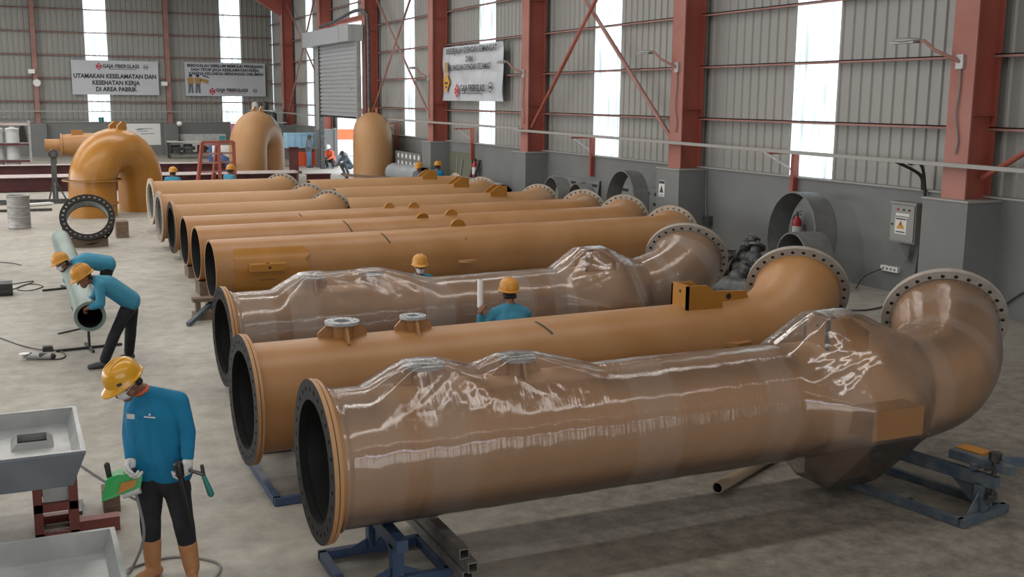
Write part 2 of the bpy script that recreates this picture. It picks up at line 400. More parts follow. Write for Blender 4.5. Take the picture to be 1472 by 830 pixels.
cladding(b, x, XW+.05, 2.0, ZT, PB); struct(b.build('wall_back', M['clad'], smooth=0))
for s0, s1 in B_STRIPS:
    b = MB(); cladding(b, s0, s1, 2.0, ZT, PB, pitch=.2, depth=.025); struct(b.build('window_%d' % n, M['strip'], smooth=0)); n += 1
# low block wall with its flashing
b = MB()
for y0, y1 in ((YF, DOOR0), (DOOR1, YB)): b.box((XW-.12, y0, 0), (XW+.05, y1, 2.0))
struct(b.build('wall_right_block', M['dado'], smooth=0))
b = MB()
for y0, y1 in ((YF, DOOR0), (DOOR1, YB)): b.box((XW-.17, y0, 2.0), (XW+.0, y1, 2.035))
struct(b.build('trim_1', M['cap'], smooth=0))
b = MB(); b.box((XL, YB-.12, 0), (12.65, YB+.05, 2.0)); b.box((13.0, YB-.12, 0), (XW, YB+.05, 2.0)); struct(b.build('wall_back_block', M['dado'], smooth=0))
b = MB(); b.box((XL, YB-.17, 2.0), (XW, YB, 2.035)); struct(b.build('trim_2', M['cap'], smooth=0))
# girts, one object for each row
k = 3
for z in (3.2, 4.43, 5.65, 6.87, 8.08, 9.28):
    b = MB(); segs = [(YF, YB)] if z > 7.3 else [(YF, DOOR0-.5), (DOOR1+.3, YB)]
    for y0, y1 in segs:
        b.box((XW-.17, y0, z-.01), (XW-.0, y1, z+.01)); b.box((XW-.17, y0, z-.05), (XW-.155, y1, z+.01))
    struct(b.build('trim_%d' % k, M['red_girt'], smooth=0)); k += 1
for z in (3.26, 4.64, 5.97, 7.29, 8.62, 9.9):
    b = MB(); b.box((XL, YB-.17, z-.01), (XW, YB, z+.01)); b.box((XL, YB-.17, z-.055), (XW, YB-.15, z+.01))
    struct(b.build('trim_%d' % k, M['red_girt'], smooth=0)); k += 1

# columns on block pedestals
def column(y, tapered=True):
    b = MB(); x0, x1 = 14.68, 15.28
    z0 = 1.97
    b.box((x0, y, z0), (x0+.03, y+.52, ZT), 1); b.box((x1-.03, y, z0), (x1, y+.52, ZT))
    b.box((x0+.03, y+.11, z0), (x1-.03, y+.14, ZT))
    for z in (3.4, 6.6, 9.2): b.box((x0+.03, y+.02, z), (x1-.03, y+.11, z+.015))
    c = struct(b.build('column', [M['red_column'], M['red_lit_dusty']], smooth=0))
    p = MB(); p.box((14.5, y-.25, 0), (XW-.1, y+.75, 1.97)); q = p.build('pedestal', M['dado'], c, smooth=0)
    p = MB(); p.box((14.48, y-.27, 1.955), (XW-.1, y+.77, 1.985)); p.build('cap', M['cap'], c, smooth=0)
COLS = [4.9, 13.6, 22.35, 31.0, 39.5, 48.2, 56.1, 64.6]
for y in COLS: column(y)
for x in (-7.5, 1.32, 8.8):
    b = MB(); b.box((x, YB-.42, 1.97), (x+.26, YB-.40, ZT)); b.box((x, YB-.2, 1.97), (x+.26, YB-.18, ZT)); b.box((x+.12, YB-.4, 1.97), (x+.14, YB-.2, ZT))
    c = struct(b.build('column', M['red_girt'], smooth=0))
    p = MB(); p.box((x-.3, YB-.6, 0), (x+.55, YB-.1, 1.97+(.35 if x > 8 else .3)*0)); p.build('pedestal', M['dado'], c, smooth=0)
# haunch at the corner column
b = MB(); b.prism([(14.66, 64.7, 8.3), (14.66, 64.7, 10.6), (12.6, 64.7, 10.6), (12.6, 64.7, 9.5)], (0, .4, 0)); struct(b.build('beam', M['red_column'], smooth=0))
# cross bracing rods
def brace(p, q, m, lab, r=.035):
    b = MB(); b.cyl(p, q, r, 8); tag(b.build('brace_rod', m, smooth=40), lab, 'brace')
brace((14.8, 22.95, 9.9), (14.8, 30.95, 2.75), M['red_column'], 'red brace bar crossing in front of the pale one behind the grey rings', .055)
brace((14.98, 30.95, 8.8), (14.98, 22.95, 2.45), M['red_girt'], 'pale dusty brace bar crossing behind the red one', .055)
brace((14.85, 40.1, 9.6), (14.85, 48.15, 2.6), M['red_girt'], 'thin brace rod from high on the far column beside the shutter down to its foot', .045)
brace((15.0, 48.1, 8.4), (15.0, 40.1, 2.5), M['red_girt'], 'thin brace rod of the shutter bay sloping down to the right', .045)
brace((14.85, 56.7, 9.6), (14.85, 64.55, 2.4), M['red_girt'], 'thin brace rod left of the shutter sloping down to the left', .045)
brace((15.0, 64.55, 8.9), (15.0, 56.7, 3.9), M['red_girt'], 'thin brace rod left of the shutter sloping down to the right', .045)
brace((15.0, 13.55, 2.35), (15.0, 10.0, 4.4), M['red_column'], 'red brace bar at the foot of the nearest column', .05)

# roller shutter
sh = empty('roller_shutter', (14.35, 51.7, 0), 'grey ribbed roller shutter half lowered over the open doorway', 'roller shutter')
def at(bm): return bm
b = MB(); prof = []
z = 2.72
while z < 6.2:
    prof += [(0, z), (.055, z+.03), (.055, z+.13), (0, z+.16)]; z += .19
vs = []; fs = []
for dx, zz in prof: vs += [(-dx, -3.35, zz), (-dx, 3.1, zz), (.03, -3.35, zz), (.03, 3.1, zz)]
for i in range(len(prof)-1):
    p, q = 4*i, 4*i+4; fs += [(p, p+1, q+1, q), (p+2, q+2, q+3, p+3), (p, q, q+2, p+2), (p+1, p+3, q+3, q+1)]
fs += [(0, 2, 3, 1), (len(vs)-4, len(vs)-3, len(vs)-1, len(vs)-2)]
b.add(vs, fs); b.build('curtain', M['shutter'], sh, smooth=0)
b = MB(); b.box((-.06, -3.35, 2.66), (.04, 3.1, 2.74)); b.build('bottom_rail', M['black'], sh, smooth=0)
b = MB(); b.box((-.45, -3.5, 6.12), (.25, 4.9, 6.85)); b.box((-.47, -2.0, 6.1), (.26, -1.9, 6.87)); b.build('housing', M['shutter'], sh, smooth=0)
for y in (-3.45, 3.15):
    b = MB(); b.box((-.08, y-.1, 0), (.12, y+.1, 6.12)); b.build('guide_rail', M['steel_grey'] if y < 0 else M['scrap'], sh, smooth=0)
b = MB(); b.box((.0, 3.6, 2.0), (.25, 4.2, 6.12)); b.build('side_post', M['steel_grey'], sh, smooth=0)
b = MB(); b.box((-.05, -2.6, 3.9), (-.02, -2.45, 4.02)); b.build('lock', M['black'], sh, smooth=0)
b = MB(); b.tube(catmull([(.15, -4.6, 2.7), (.15, -4.6, 6.6), (.1, -4.4, 7.3), (0, -3.0, 7.45), (0, 0, 7.2), (.1, 3.4, 7.1)], 6), .075, 8)
tag(b.build('cable_duct', M['scrap_light'], None, smooth=40, loc=(14.35, 51.7, 0)), 'grey cable duct bending over the top of the shutter housing', 'duct')
b = MB(); b.box((15.1, DOOR0, 7.2), (15.4, DOOR1, 7.4)); struct(b.build('lintel', M['red_column'], smooth=0))

# cable trays at rail height and the posts that carry them
for nm, p0, p1, lab in (('cable_tray', (14.56, -6, 2.46), (14.56, 31.6, 2.625), 'long grey cable rail along the nearer right wall above the block wall'),
                        ('cable_tray', (14.56, 31.3, 2.68), (14.56, 48.0, 2.72), 'grey cable rail along the right wall past the big hung banner')):
    b = MB(); b.beam(p0, p1, .13, .03); b.beam((p0[0]-.065, p0[1], p0[2]+.02), (p1[0]-.065, p1[1], p1[2]+.02), .01, .06); b.beam((p0[0]+.065, p0[1], p0[2]+.02), (p1[0]+.065, p1[1], p1[2]+.02), .01, .06)
    tag(b.build(nm, M['cap'], smooth=0), lab, 'cable tray')
b = MB(); b.beam((XL, YB-.55, 2.66), (14.6, YB-.55, 2.66), .12, .05); tag(b.build('cable_tray', M['steel_grey'], smooth=0), 'grey cable rail along the back wall below the two banners', 'cable tray')
b = MB(); b.beam((14.6, 56.6, 2.66), (14.3, 66.2, 2.75), .2, .06); tag(b.build('cable_tray', M['steel_grey'], smooth=0), 'short grey rail on the wall left of the shutter', 'cable tray')
for y, lab in ((18.73, 'red rail post on the wall above the largest grey ring'), (27.75, 'red rail post between the first and second column along the wall'), (36.8, 'red rail post under the big hung banner'), (45.4, 'red rail post behind the farthest arch pipe')):
    b = MB(); b.box((15.14, y-.05, 1.42), (15.28, y+.05, 2.57)); b.box((14.5, y-.04, 2.51), (15.2, y+.04, 2.56))
    o = b.build('tray_post', M['red_column'], smooth=0); tag(o, lab, 'post')
    b = MB(); b.beam((15.2, y+.04, 2.15), (14.9, y+.75, 2.55), .035, .035); b.build('arm', M['steel_grey'], o, smooth=0)
    o['group'] = 'rail posts on the right wall'

# street-lamp style fittings on the columns
def wall_lamp(y, z, lab):
    t = empty('wall_lamp', (14.66, y+.1, z), lab, 'lamp', 'lamps on the columns')
    b = MB(); b.box((-.03, -.08, -.12), (.02, .08, .12)); b.build('bracket', M['steel_grey'], t, smooth=0)
    b = MB(); b.tube([(-.02, 0, 0), (-.25, .35, .2), (-.3, .55, .36), (-.3, .62, .36)], .03, 8); b.build('arm', M['red_girt'], t, smooth=40)
    b = MB(); b.ball((-.32, .95, .38), (.11, .36, .05)); b.box((-.4, .7, .33), (-.24, 1.25, .36)); b.build('lamp_head', M['steel_grey'], t, smooth=40)
    b = MB(); b.tube(catmull([(-.01, -.02, -.1), (-.01, -.03, -.5), (-.02, .0, -.9), (-.01, -.08, -1.3), (-.01, -.05, -1.55)], 5), .016, 6); b.build('cable', M['cable_grey'], t, smooth=40)
wall_lamp(13.8, 4.3, 'grey arm lamp on the nearest red column')
wall_lamp(22.5, 4.4, 'grey arm lamp on the second red column beside the red brace bar')
wall_lamp(31.2, 4.4, 'grey arm lamp reaching towards the hung banner')
wall_lamp(39.8, 4.4, 'grey arm lamp on the column between banner and shutter')

# ------------------------------------------------------------------ outside the door
b = MB(); b.box((XW+.3, 20, -.25), (90, 150, -.02)); struct(b.build('ground', M['asphalt'], smooth=0))
ct = empty('shipping_container', (19.3, 68, 0), 'white container with an orange band in the yard outside the door', 'container')
b = MB(); b.box((-2.4, -1.2, .0), (6, 1.2, 5.0)); b.build('body', M['container_white'], ct, smooth=0)
b = MB(); b.box((-2.45, -1.25, 1.03), (6.05, -1.2, 1.66)); b.build('band', M['container_orange'], ct, smooth=0)
b = MB(); b.box((-2.45, -1.26, 2.62), (6.05, -1.2, 2.95)); b.build('upper_band', M['logo_red'], ct, smooth=0)
# ------------------------------------------------------------------ banners and signs
def emblem(parent, x, z, s, f):
    b = MB()
    for k, (dx, dz) in enumerate(((0, 1), (-.75, .35), (.75, .35), (0, 0), (-.75, -.4), (.75, -.4), (0, -1))):
        b.prism([f(x+s*(dx*.5), z+s*(dz*.5+.22)), f(x+s*(dx*.5+.27), z+s*dz*.5), f(x+s*dx*.5, z+s*(dz*.5-.22)), f(x+s*(dx*.5-.27), z+s*dz*.5)], f(0, 0, .004, vec=True))
    b.build('emblem', M['logo_red'], parent, smooth=0)
def roundel(parent, x, z, s, f):
    b = MB(); n = 24
    for r0_, r1_ in ((s*.42, s*.5),):
        for i in range(n):
            a, c = 2*PI*i/n, 2*PI*(i+1)/n
            b.prism([f(x+r0_*math.cos(a), z+r0_*math.sin(a)), f(x+r1_*math.cos(a), z+r1_*math.sin(a)), f(x+r1_*math.cos(c), z+r1_*math.sin(c)), f(x+r0_*math.cos(c), z+r0_*math.sin(c))], f(0, 0, .004, vec=True))
    for dx in (-.17, .17): b.prism([f(x+s*(dx-.14), z-s*.12), f(x+s*(dx+.14), z-s*.12), f(x+s*(dx+.14), z+s*.12), f(x+s*(dx-.14), z+s*.12)], f(0, 0, .004, vec=True))
    b.build('roundel', M['ink'], parent, smooth=0)
def back_f(x, z, o=.012, vec=False):
    return (x, -o, z) if not vec else (0, -o, 0)
def right_f(x, z, o=.03, vec=False):     # x runs to the viewer's right, which is -Y on this wall
    return (-o, -x, z) if not vec else (-o, 0, 0)
RB = (PI/2, 0, 0); RR = (PI/2, 0, -PI/2)
def cloth(wd, ht, f, amp=.0, n=28):
    b = MB(); g = []
    for layer in (0, 1):
        for i in range(n+1):
            for j in range(n+1):
                x = wd*(i/n-.5); z = ht*(j/n-.5)
                s = amp*(math.sin(3.1*x+2.4*z)*.5+math.sin(7*(x-z*1.1)+1)*.25*(j/n)+math.sin(1.7*x-5*z)*.3)
                g.append(f(x, z, .0+abs(s)+.006*layer))
    N = n+1
    fs = []
    for i in range(n):
        for j in range(n):
            a = i*N+j; fs.append((a, a+N, a+N+1, a+1)); c = a+N*N; fs.append((c, c+1, c+N+1, c+N))
    for i in range(n):
        for a, c in ((i*N, (i+1)*N), (i*N+n, (i+1)*N+n), (i, i+1), (n*N+i, n*N+i+1)): fs.append((a, c, c+N*N, a+N*N))
    b.add(g, fs); return b
# back wall, left banner
t = empty('banner', (5.9, YB-.2, 4.66), 'white safety banner with three lines of large capitals on the back wall', 'banner', 'banners')
cloth(4.95, 2.02, back_f, .004, 8).build('sheet', M['banner'], t, smooth=0)
f = lambda x, z, o=.02, vec=False: back_f(x, z, o, vec)
emblem(t, -.93, .66, .30, f); roundel(t, 1.75, .66, .28, f)
text('GAJA FIBERGLASS', 'lettering', .30, M['ink'], t, (.33, -.03, .68), RB, width=2.1, bold=.008)
b = MB(); b.box((-.3, -.03, .5), (1.2, -.026, .525)); b.build('underline', M['ink'], t, smooth=0)
text('UTAMAKAN KESELAMATAN DAN', 'lettering', .36, M['ink'], t, (-.02, -.03, .08), RB, width=4.7, bold=.012)
text('KESEHATAN KERJA', 'lettering', .36, M['ink'], t, (0, -.03, -.31), RB, width=2.7, bold=.012)
text('DI AREA PABRIK', 'lettering', .36, M['ink'], t, (0, -.03, -.69), RB, width=2.35, bold=.012)
# back wall, right banner
t = empty('banner', (12.42, YB-.2, 4.66), 'white safety banner with two small printed workers, on the back wall near the corner', 'banner', 'banners')
cloth(4.95, 2.06, back_f, .004, 8).build('sheet', M['banner'], t, smooth=0)
emblem(t, -.85, -.73, .32, f); roundel(t, 1.8, -.68, .27, f)
text('GAJA FIBERGLASS', 'lettering', .27, M['ink'], t, (.35, -.03, -.66), RB, width=2.0, bold=.008)
b = MB(); b.box((-.55, -.03, -.83), (1.2, -.026, -.81)); b.build('underline', M['logo_red'], t, smooth=0)
text('BERDOALAH SEBELUM MEMULAI PEKERJAAN', 'lettering', .24, M['ink'], t, (0, -.03, .82), RB, width=4.65, bold=.008)
text('DAN TETAP JAGA KESELAMATAN KERJA,', 'lettering', .24, M['ink'], t, (0, -.03, .58), RB, width=4.2, bold=.008)
text('KARENA KELUARGA MENUNGGU DIRUMAH', 'lettering', .24, M['ink'], t, (.05, -.03, .34), RB, width=4.55, bold=.008)
b = MB()
for x, s in ((-2.15, 1), (-1.72, 1)):
    for dx in (-.1, .1): b.prism([f(x+dx-.06, -.85), f(x+dx+.06, -.85), f(x+dx*.6+.07, -.3), f(x+dx*.6-.07, -.3)], f(0, 0, .004, vec=True))
b.build('printed_trousers', M['grey_cloth'], t, smooth=0)
b = MB()
for x in (-2.15, -1.72): b.prism([f(x-.17, -.32), f(x+.17, -.32), f(x+.2, .05), f(x+.08, .1), f(x-.08, .1), f(x-.2, .05)], f(0, 0, .004, vec=True))
b.prism([f(-1.6, -.1), f(-1.1, -.3), f(-1.05, -.05), f(-1.5, .05)], f(0, 0, .004, vec=True))
b.build('printed_shirts', M['cuff'], t, smooth=0)
b = MB()
for x in (-2.15, -1.72): b.prism([f(x+.12*math.cos(a*PI/5), .2+.08*math.sin(a*PI/5)) for a in range(10)], f(0, 0, .005, vec=True))
b.prism([f(-1.45, .2), f(-1.0, .06), f(-1.05, .14), f(-1.4, .27)], f(0, 0, .004, vec=True))
b.build('printed_hats', M['ink'], t, smooth=0)
# right wall banner
t = empty('banner', (15.12, 36.66, 4.52), 'creased white banner with an amber diamond sign hung on the right wall', 'banner', 'banners')
cloth(5.6, 1.98, right_f, .07, 40).build('sheet', M['banner'], t, smooth=60)
g = lambda x, z, o=.125, vec=False: right_f(x, z, o, vec)
emblem(t, -1.15, -.63, .36, g); roundel(t, 1.95, -.52, .36, g)
text('GAJA FIBERGLASS', 'lettering', .34, M['ink'], t, (-.13, -.35, -.55), RR, width=2.25, bold=.008)
b = MB(); b.prism([g(-.75, -.73), g(1.15, -.73), g(1.15, -.7), g(-.75, -.7)], g(0, 0, .004, vec=True)); b.build('underline', M['ink'], t, smooth=0)
text('BEKERJALAH DENGAN SEMANGAT', 'lettering', .30, M['ink'], t, (-.13, -.15, .8), RR, width=4.7, bold=.004)
text('DAN', 'lettering', .30, M['ink'], t, (-.13, -.05, .48), RR, width=.62, bold=.004)
text('PULANGLAH DENGAN SELAMAT', 'lettering', .30, M['ink'], t, (-.13, .05, .2), RR, width=4.0, bold=.004)
b = MB(); b.prism([g(-2.2, -.72), g(-1.86, -.33), g(-2.2, .06), g(-2.54, -.33)], g(0, 0, .004, vec=True)); b.build('diamond', M['sign_yellow'], t, smooth=0)
b = MB(); b.prism([g(-2.35, -.38, .13), g(-2.05, -.38, .13), g(-2.05, -.3, .13), g(-2.35, -.3, .13)], g(0, 0, .004, vec=True)); b.prism([g(-2.28, -.52, .13), g(-2.12, -.52, .13), g(-2.12, -.45, .13), g(-2.28, -.45, .13)], g(0, 0, .004, vec=True)); b.build('diamond_mark', M['ink'], t, smooth=0)
b = MB(); b.prism([g(-2.35, .05), g(-2.05, .05), g(-2.05, .42), g(-2.35, .42)], g(0, 0, .004, vec=True)); b.build('faded_picture', M['cuff'], t, smooth=0)
for y in (2.7, -2.75):
    b = MB(); b.cyl((-.02, y, .98), (.15, y, 1.1), .012, 6); b.build('tie', M['cable'], t, smooth=0)

# warning notice on the second pedestal
t = empty('warning_notice', (14.49, 22.83, 1.47), 'small white warning notice on the second grey pedestal', 'sign')
b = MB(); b.box((-.008, -.13, -.2), (.008, .13, .2)); b.build('plate', M['paper'], t, smooth=0)
b = MB(); b.box((-.012, -.12, .12), (-.008, .12, .19)); b.build('header', M['ink'], t, smooth=0)
b = MB(); b.prism([(-.009, -.09, -.1), (-.009, .09, -.1), (-.009, 0, .08)], (-.004, 0, 0)); b.build('triangle', M['ink'], t, smooth=0)
for z in (-.15, -.18):
    b = MB(); b.box((-.012, -.09, z), (-.008, .09, z+.012)); b.build('text_line', M['grey_cloth'], t, smooth=0)
# electrical cabinet
t = empty('electrical_cabinet', (15.26, 15.35, 1.02), 'beige electrical cabinet with a lightning warning label on the right wall', 'electrical cabinet')
b = MB(); b.box((-.2, -.31, 0), (0, .31, .74)); b.build('body', M['box_grey'], t, smooth=0)
d = MB(); d.box((-.225, -.29, .03), (-.2, .29, .70)); d = d.build('door', M['box_grey'], t, smooth=0)
b = MB(); b.cyl((-.225, .24, .33), (-.245, .24, .33), .018, 10); b.build('handle', M['black'], d)
b = MB(); b.box((-.23, -.33, .72), (.0, .33, .76)); b.build('hood', M['box_grey'], t, smooth=0)
for y, m in ((.12, 'fire_red'), (-.03, 'black'), (-.17, 'black')):
    b = MB(); b.cyl((-.225, y, .62), (-.245, y, .62), .018, 12); b.build('indicator_light', M[m], d)
b = MB(); b.box((-.23, -.18, .5), (-.225, .17, .55)); b.build('name_strip', M['paper'], d, smooth=0)
b = MB(); b.box((-.23, -.12, .16), (-.225, .17, .47)); wl = b.build('warning_label', M['paper'], d, smooth=0)
b = MB(); b.prism([(-.231, -.08, .26), (-.231, .13, .26), (-.231, .025, .42)], (-.003, 0, 0)); b.build('triangle', M['sign_yellow'], d, smooth=0)
b = MB(); b.prism([(-.235, .035, .40), (-.235, .0, .345), (-.235, .02, .345), (-.235, .005, .28), (-.235, .05, .355), (-.235, .03, .355)], (-.002, 0, 0)); b.build('lightning_bolt', M['ink'], d, smooth=0)
b = MB(); b.box((-.233, -.1, .43), (-.2305, .15, .455)); b.box((-.233, -.09, .19), (-.2305, .14, .21)); b.build('print', M['ink'], d, smooth=0)
b = MB()
for k in range(5): b.tube(catmull([(-.1, -.12+.06*k, .0), (-.12, -.1+.05*k, -.12-.03*(k % 3)), (-.11, -.02, -.26-.03*k), (-.1, .1-.05*k, -.14), (-.08, .02*k-.05, -.3)], 6), .012, 6)
b.build('cable_bundle', M['cable_grey'], t, smooth=40)
b = MB(); b.tube(catmull([(14.6, 14.85, 2.53), (14.95, 14.9, 2.5), (15.18, 15.0, 2.1), (15.22, 15.0, 1.5), (15.22, 15.05, .9), (15.2, 15.1, .1)], 6), .028, 8)
for k in range(4): b.tube(catmull([(14.62, 15.1+.05*k, 2.55), (15.12, 15.02+.03*k, 2.3), (15.2, 15.0+.03*k, 2.02)], 5), .012, 6)
tag(b.build('cable_run', M['cable'], smooth=40), 'dark cables dropping from the rail beside the electrical cabinet', 'cable')
b = MB(); b.box((15.2, 15.55, .4), (15.28, 16.0, .5)); o = tag(b.build('socket_strip', M['white_paint'], smooth=0), 'white socket strip low on the wall left of the electrical cabinet', 'socket')
b = MB()
for k in range(4): b.cyl((15.2, 15.62+.1*k, .45), (15.19, 15.62+.1*k, .45), .025, 10)
b.build('socket', M['cable_grey'], o)
b = MB(); b.tube(catmull([(15.19, 15.95, .43), (15.0, 16.2, .25), (14.8, 16.2, .02)], 6), .014, 6); b.build('lead', M['cable'], o, smooth=40)
b = MB(); b.box((15.16, 21.75, .62), (15.28, 21.98, .86)); o = tag(b.build('junction_box', M['scrap_light'], smooth=0), 'grey junction box beside the second pedestal', 'junction box')
b = MB(); b.tube(catmull([(15.24, 21.95, .84), (15.23, 22.0, 1.1), (15.24, 22.04, 1.6), (15.25, 22.04, 1.95)], 6), .012, 6); b.build('lead', M['cable_grey'], o, smooth=40)
b = MB(); b.tube(catmull([(15.24, 13.2, .1), (15.24, 12.6, .55), (15.24, 11.5, .95), (15.24, 10, 1.25)], 6), .014, 6); tag(b.build('cable', M['cable'], smooth=40), 'thin dark cable rising along the wall right of the nearest pedestal', 'cable')

# fire extinguishers
def extinguisher(loc, lab):
    t = empty('fire_extinguisher', loc, lab, 'fire extinguisher', 'fire extinguishers')
    b = MB(); b.lathe([(.085, 0), (.095, .02), (.095, .46), (.08, .52), (.035, .56), (.03, .60)], 20); b.build('cylinder', M['fire_red'], t, smooth=40)
    b = MB(); b.lathe([(.097, .12), (.097, .38)], 20); b.build('label_wrap', M['paper'], t, smooth=40)
    b = MB(); b.cyl((0, 0, .58), (0, 0, .66), .025, 10); b.beam((0, .02, .67), (0, -.13, .70), .03, .02); b.beam((0, .02, .64), (0, -.12, .63), .03, .02); b.build('valve', M['black'], t)
    b = MB(); b.tube(catmull([(0, .03, .62), (0, .12, .55), (-.02, .12, .3), (-.02, .11, .15)], 6), .014, 8); b.build('hose', M['black'], t, smooth=40)
    b = MB(); b.box((.06, -.04, .3), (.17, .04, .4)); b.build('bracket', M['steel_grey'], t, smooth=0)
extinguisher((15.1, 18.42, .62), 'red fire extinguisher on the wall inside the largest grey ring')
extinguisher((15.1, 36.3, .80), 'red fire extinguisher on the far wall under the hung banner')
# ------------------------------------------------------------------ large fibreglass pipes
def flange(bm, c, n, ro, ri, th, holes, rh, mi_face=0, mi_side=1, mi_hole=1):
    """bolt-holed ring, its face looking along n, back face at c-n*th"""
    c = Vector(c); n = Vector(n).normalized()
    a = n.cross(Vector((0, 0, 1)))
    if a.length < 1e-3: a = Vector((1, 0, 0))
    a.normalize(); bb = n.cross(a); rm = (ro+ri)/2; w = 2*PI/holes
    for k in range(holes):
        t0 = k*w; tm = t0+w/2; t1 = t0+w
        P = [(ri, t0), (ri, tm), (ri, t1), (rm, t1), (ro, t1), (ro, tm), (ro, t0), (rm, t0)]
        O = [Vector((r*math.cos(t), r*math.sin(t))) for r, t in P]; cc = Vector((rm*math.cos(tm), rm*math.sin(tm)))
        H = [cc+(q-cc).normalized()*rh for q in O]
        def p3(q, d): return c+a*q.x+bb*q.y-n*d
        vs = [p3(q, 0) for q in O]+[p3(q, 0) for q in H]+[p3(q, th) for q in O]+[p3(q, th) for q in H]
        F = []; B = []; S = []
        for i in range(8):
            j = (i+1) % 8
            F.append((i, j, 8+j, 8+i)); B.append((16+i, 24+i, 24+j, 16+j)); S.append((8+i, 8+j, 24+j, 24+i))
        E_ = [(0, 1, 17, 16), (1, 2, 18, 17), (4, 5, 21, 20), (5, 6, 22, 21)]
        o = len(bm.v); bm.v += [tuple(v) for v in vs]
        for fs, m in ((F, mi_face), (B, mi_side), (S, mi_hole), (E_, mi_side)):
            bm.f += [tuple(i+o for i in f) for f in fs]; bm.mi += [m]*len(fs)
def hermite(p0, t0, p1, t1, n):
    return [(2*t**3-3*t**2+1)*p0+(t**3-2*t**2+t)*t0+(-2*t**3+3*t**2)*p1+(t**3-t**2)*t1 for t in [i/n for i in range(1, n+1)]]
def spine_of(p0, p1, ring=None, nrm=None, step=.25):
    p0, p1 = Vector(p0), Vector(p1); n = max(2, int((p1-p0).length/step)); pts = [p0.lerp(p1, i/n) for i in range(n+1)]
    if ring is not None:
        c = Vector(ring); d = (c-p1).length; ax = (p1-p0).normalized()
        pts += hermite(p1, ax*d*1.6, c, Vector(nrm).normalized()*d*1.05, 16)
    return pts
def sweep(bm, pts, R, n=56, mi=0):
    fr = frames(pts); bm.rings([[p+(a*math.cos(2*PI*j/n)+b*math.sin(2*PI*j/n))*R for j in range(n)] for p, (d, a, b) in zip(pts, fr)], mi, False, False)
    return fr
ELB = (math.cos(math.radians(25))*math.cos(math.radians(48)), math.cos(math.radians(25))*math.sin(math.radians(48)), math.sin(math.radians(25)))
def big_pipe(label, p0, p1, ring=None, nrm=ELB, R=.52, Rf=.62, lf=True, rf=True, body='orange', liner='black_liner', face='flange_black', group='long fibreglass pipes', ring_mat='flange_grey'):
    base = (p0[0], p0[1], 0)
    t = empty('fibreglass_pipe', base, label, 'pipe', group)
    L0 = Vector(p0)-Vector(base); L1 = Vector(p1)-Vector(base); RC = None if ring is None else Vector(ring)-Vector(base)
    pts = spine_of(L0, L1, RC, nrm)
    b = MB(); sweep(b, pts, R); i = MB(); sweep(i, pts, R-.035)
    if not lf:   # cut end wall thickness
        fr = frames(pts)[0]; n = 56
        O = [pts[0]+(fr[1]*math.cos(2*PI*j/n)+fr[2]*math.sin(2*PI*j/n))*R for j in range(n)]; I = [pts[0]+(fr[1]*math.cos(2*PI*j/n)+fr[2]*math.sin(2*PI*j/n))*(R-.035) for j in range(n)]
        b.rings([I, O], 0, False, False)
    b.build('pipe_body', M[body], t, smooth=50); i.build('liner', M[liner], t, smooth=50)
    ax = (L1-L0).normalized()
    if lf:
        f = MB(); flange(f, L0-ax*.012, -ax, Rf, R-.05, .032, 28, .019, 0, 1, 2)
        f.hollow(L0-ax*.0125, L0+ax*.05, R-.049, R-.055, 56, 0)
        f.build('flange', [M[face], M['dusty_orange' if body != 'orange_gloss' else 'orange_gloss'], M['dark_hole']], t, smooth=30)
        f = MB(); f.hollow(L0+ax*.028, L0+ax*.055, Rf-.006, R-.01, 64); f.build('backing_ring', M['dusty_orange'], t, smooth=40)['label'] = 'pale orange ring behind the flange'
    if rf:
        e = pts[-1]; d = Vector(nrm).normalized() if ring is not None else ax
        f = MB(); flange(f, e+d*.03, d, Rf, R-.02, .06, 28, .022, 0, 0, 1)
        f.build('flange', [M[ring_mat], M['dark_hole']], t, smooth=30)['label'] = 'grey bolt-holed outlet flange'
    t['axis'] = 0
    return t, pts, R
def nozzle(t, x, y, z0, ztop, rf=.17):
    """x, y, z in the pipe's own space"""
    b = MB(); b.hollow((x, y, z0), (x, y, ztop-.02), rf*.62, rf*.5, 24, 0, 1); nz = b.build('nozzle', [M['orange'], M['dark_hole']], t, smooth=40)
    f = MB(); flange(f, (x, y, ztop), (0, 0, 1), rf, rf*.46, .028, 8, .012, 0, 0, 1); f.build('flange', [M['nozzle_face'], M['dark_hole']], nz, smooth=30)['label'] = 'pale small nozzle flange'
    b = MB(); b.cyl((x, y, ztop-.05), (x, y, ztop-.045), rf*.5, 20); b.build('opening', M['dark_hole'], nz)
    for k in range(4):
        c, s = math.cos(k*PI/2), math.sin(k*PI/2); q = Vector((-s, c, 0))*.012
        drop = .0 if k % 2 == 0 else .07
        P = [(.5*rf, ztop-.03), (.9*rf, ztop-.03), (1.42*rf, z0+.09-drop), (1.42*rf, z0-.03-drop), (.5*rf, z0-.02)]
        b = MB(); b.prism([Vector((x+r*c, y+r*s, z))-q for r, z in P], q*2); b.build('gusset', M['orange'], nz, smooth=0)
def plate(t, name, poly, d, m='orange'): b = MB(); b.prism(poly, d); return b.build(name, M[m], t, smooth=0)
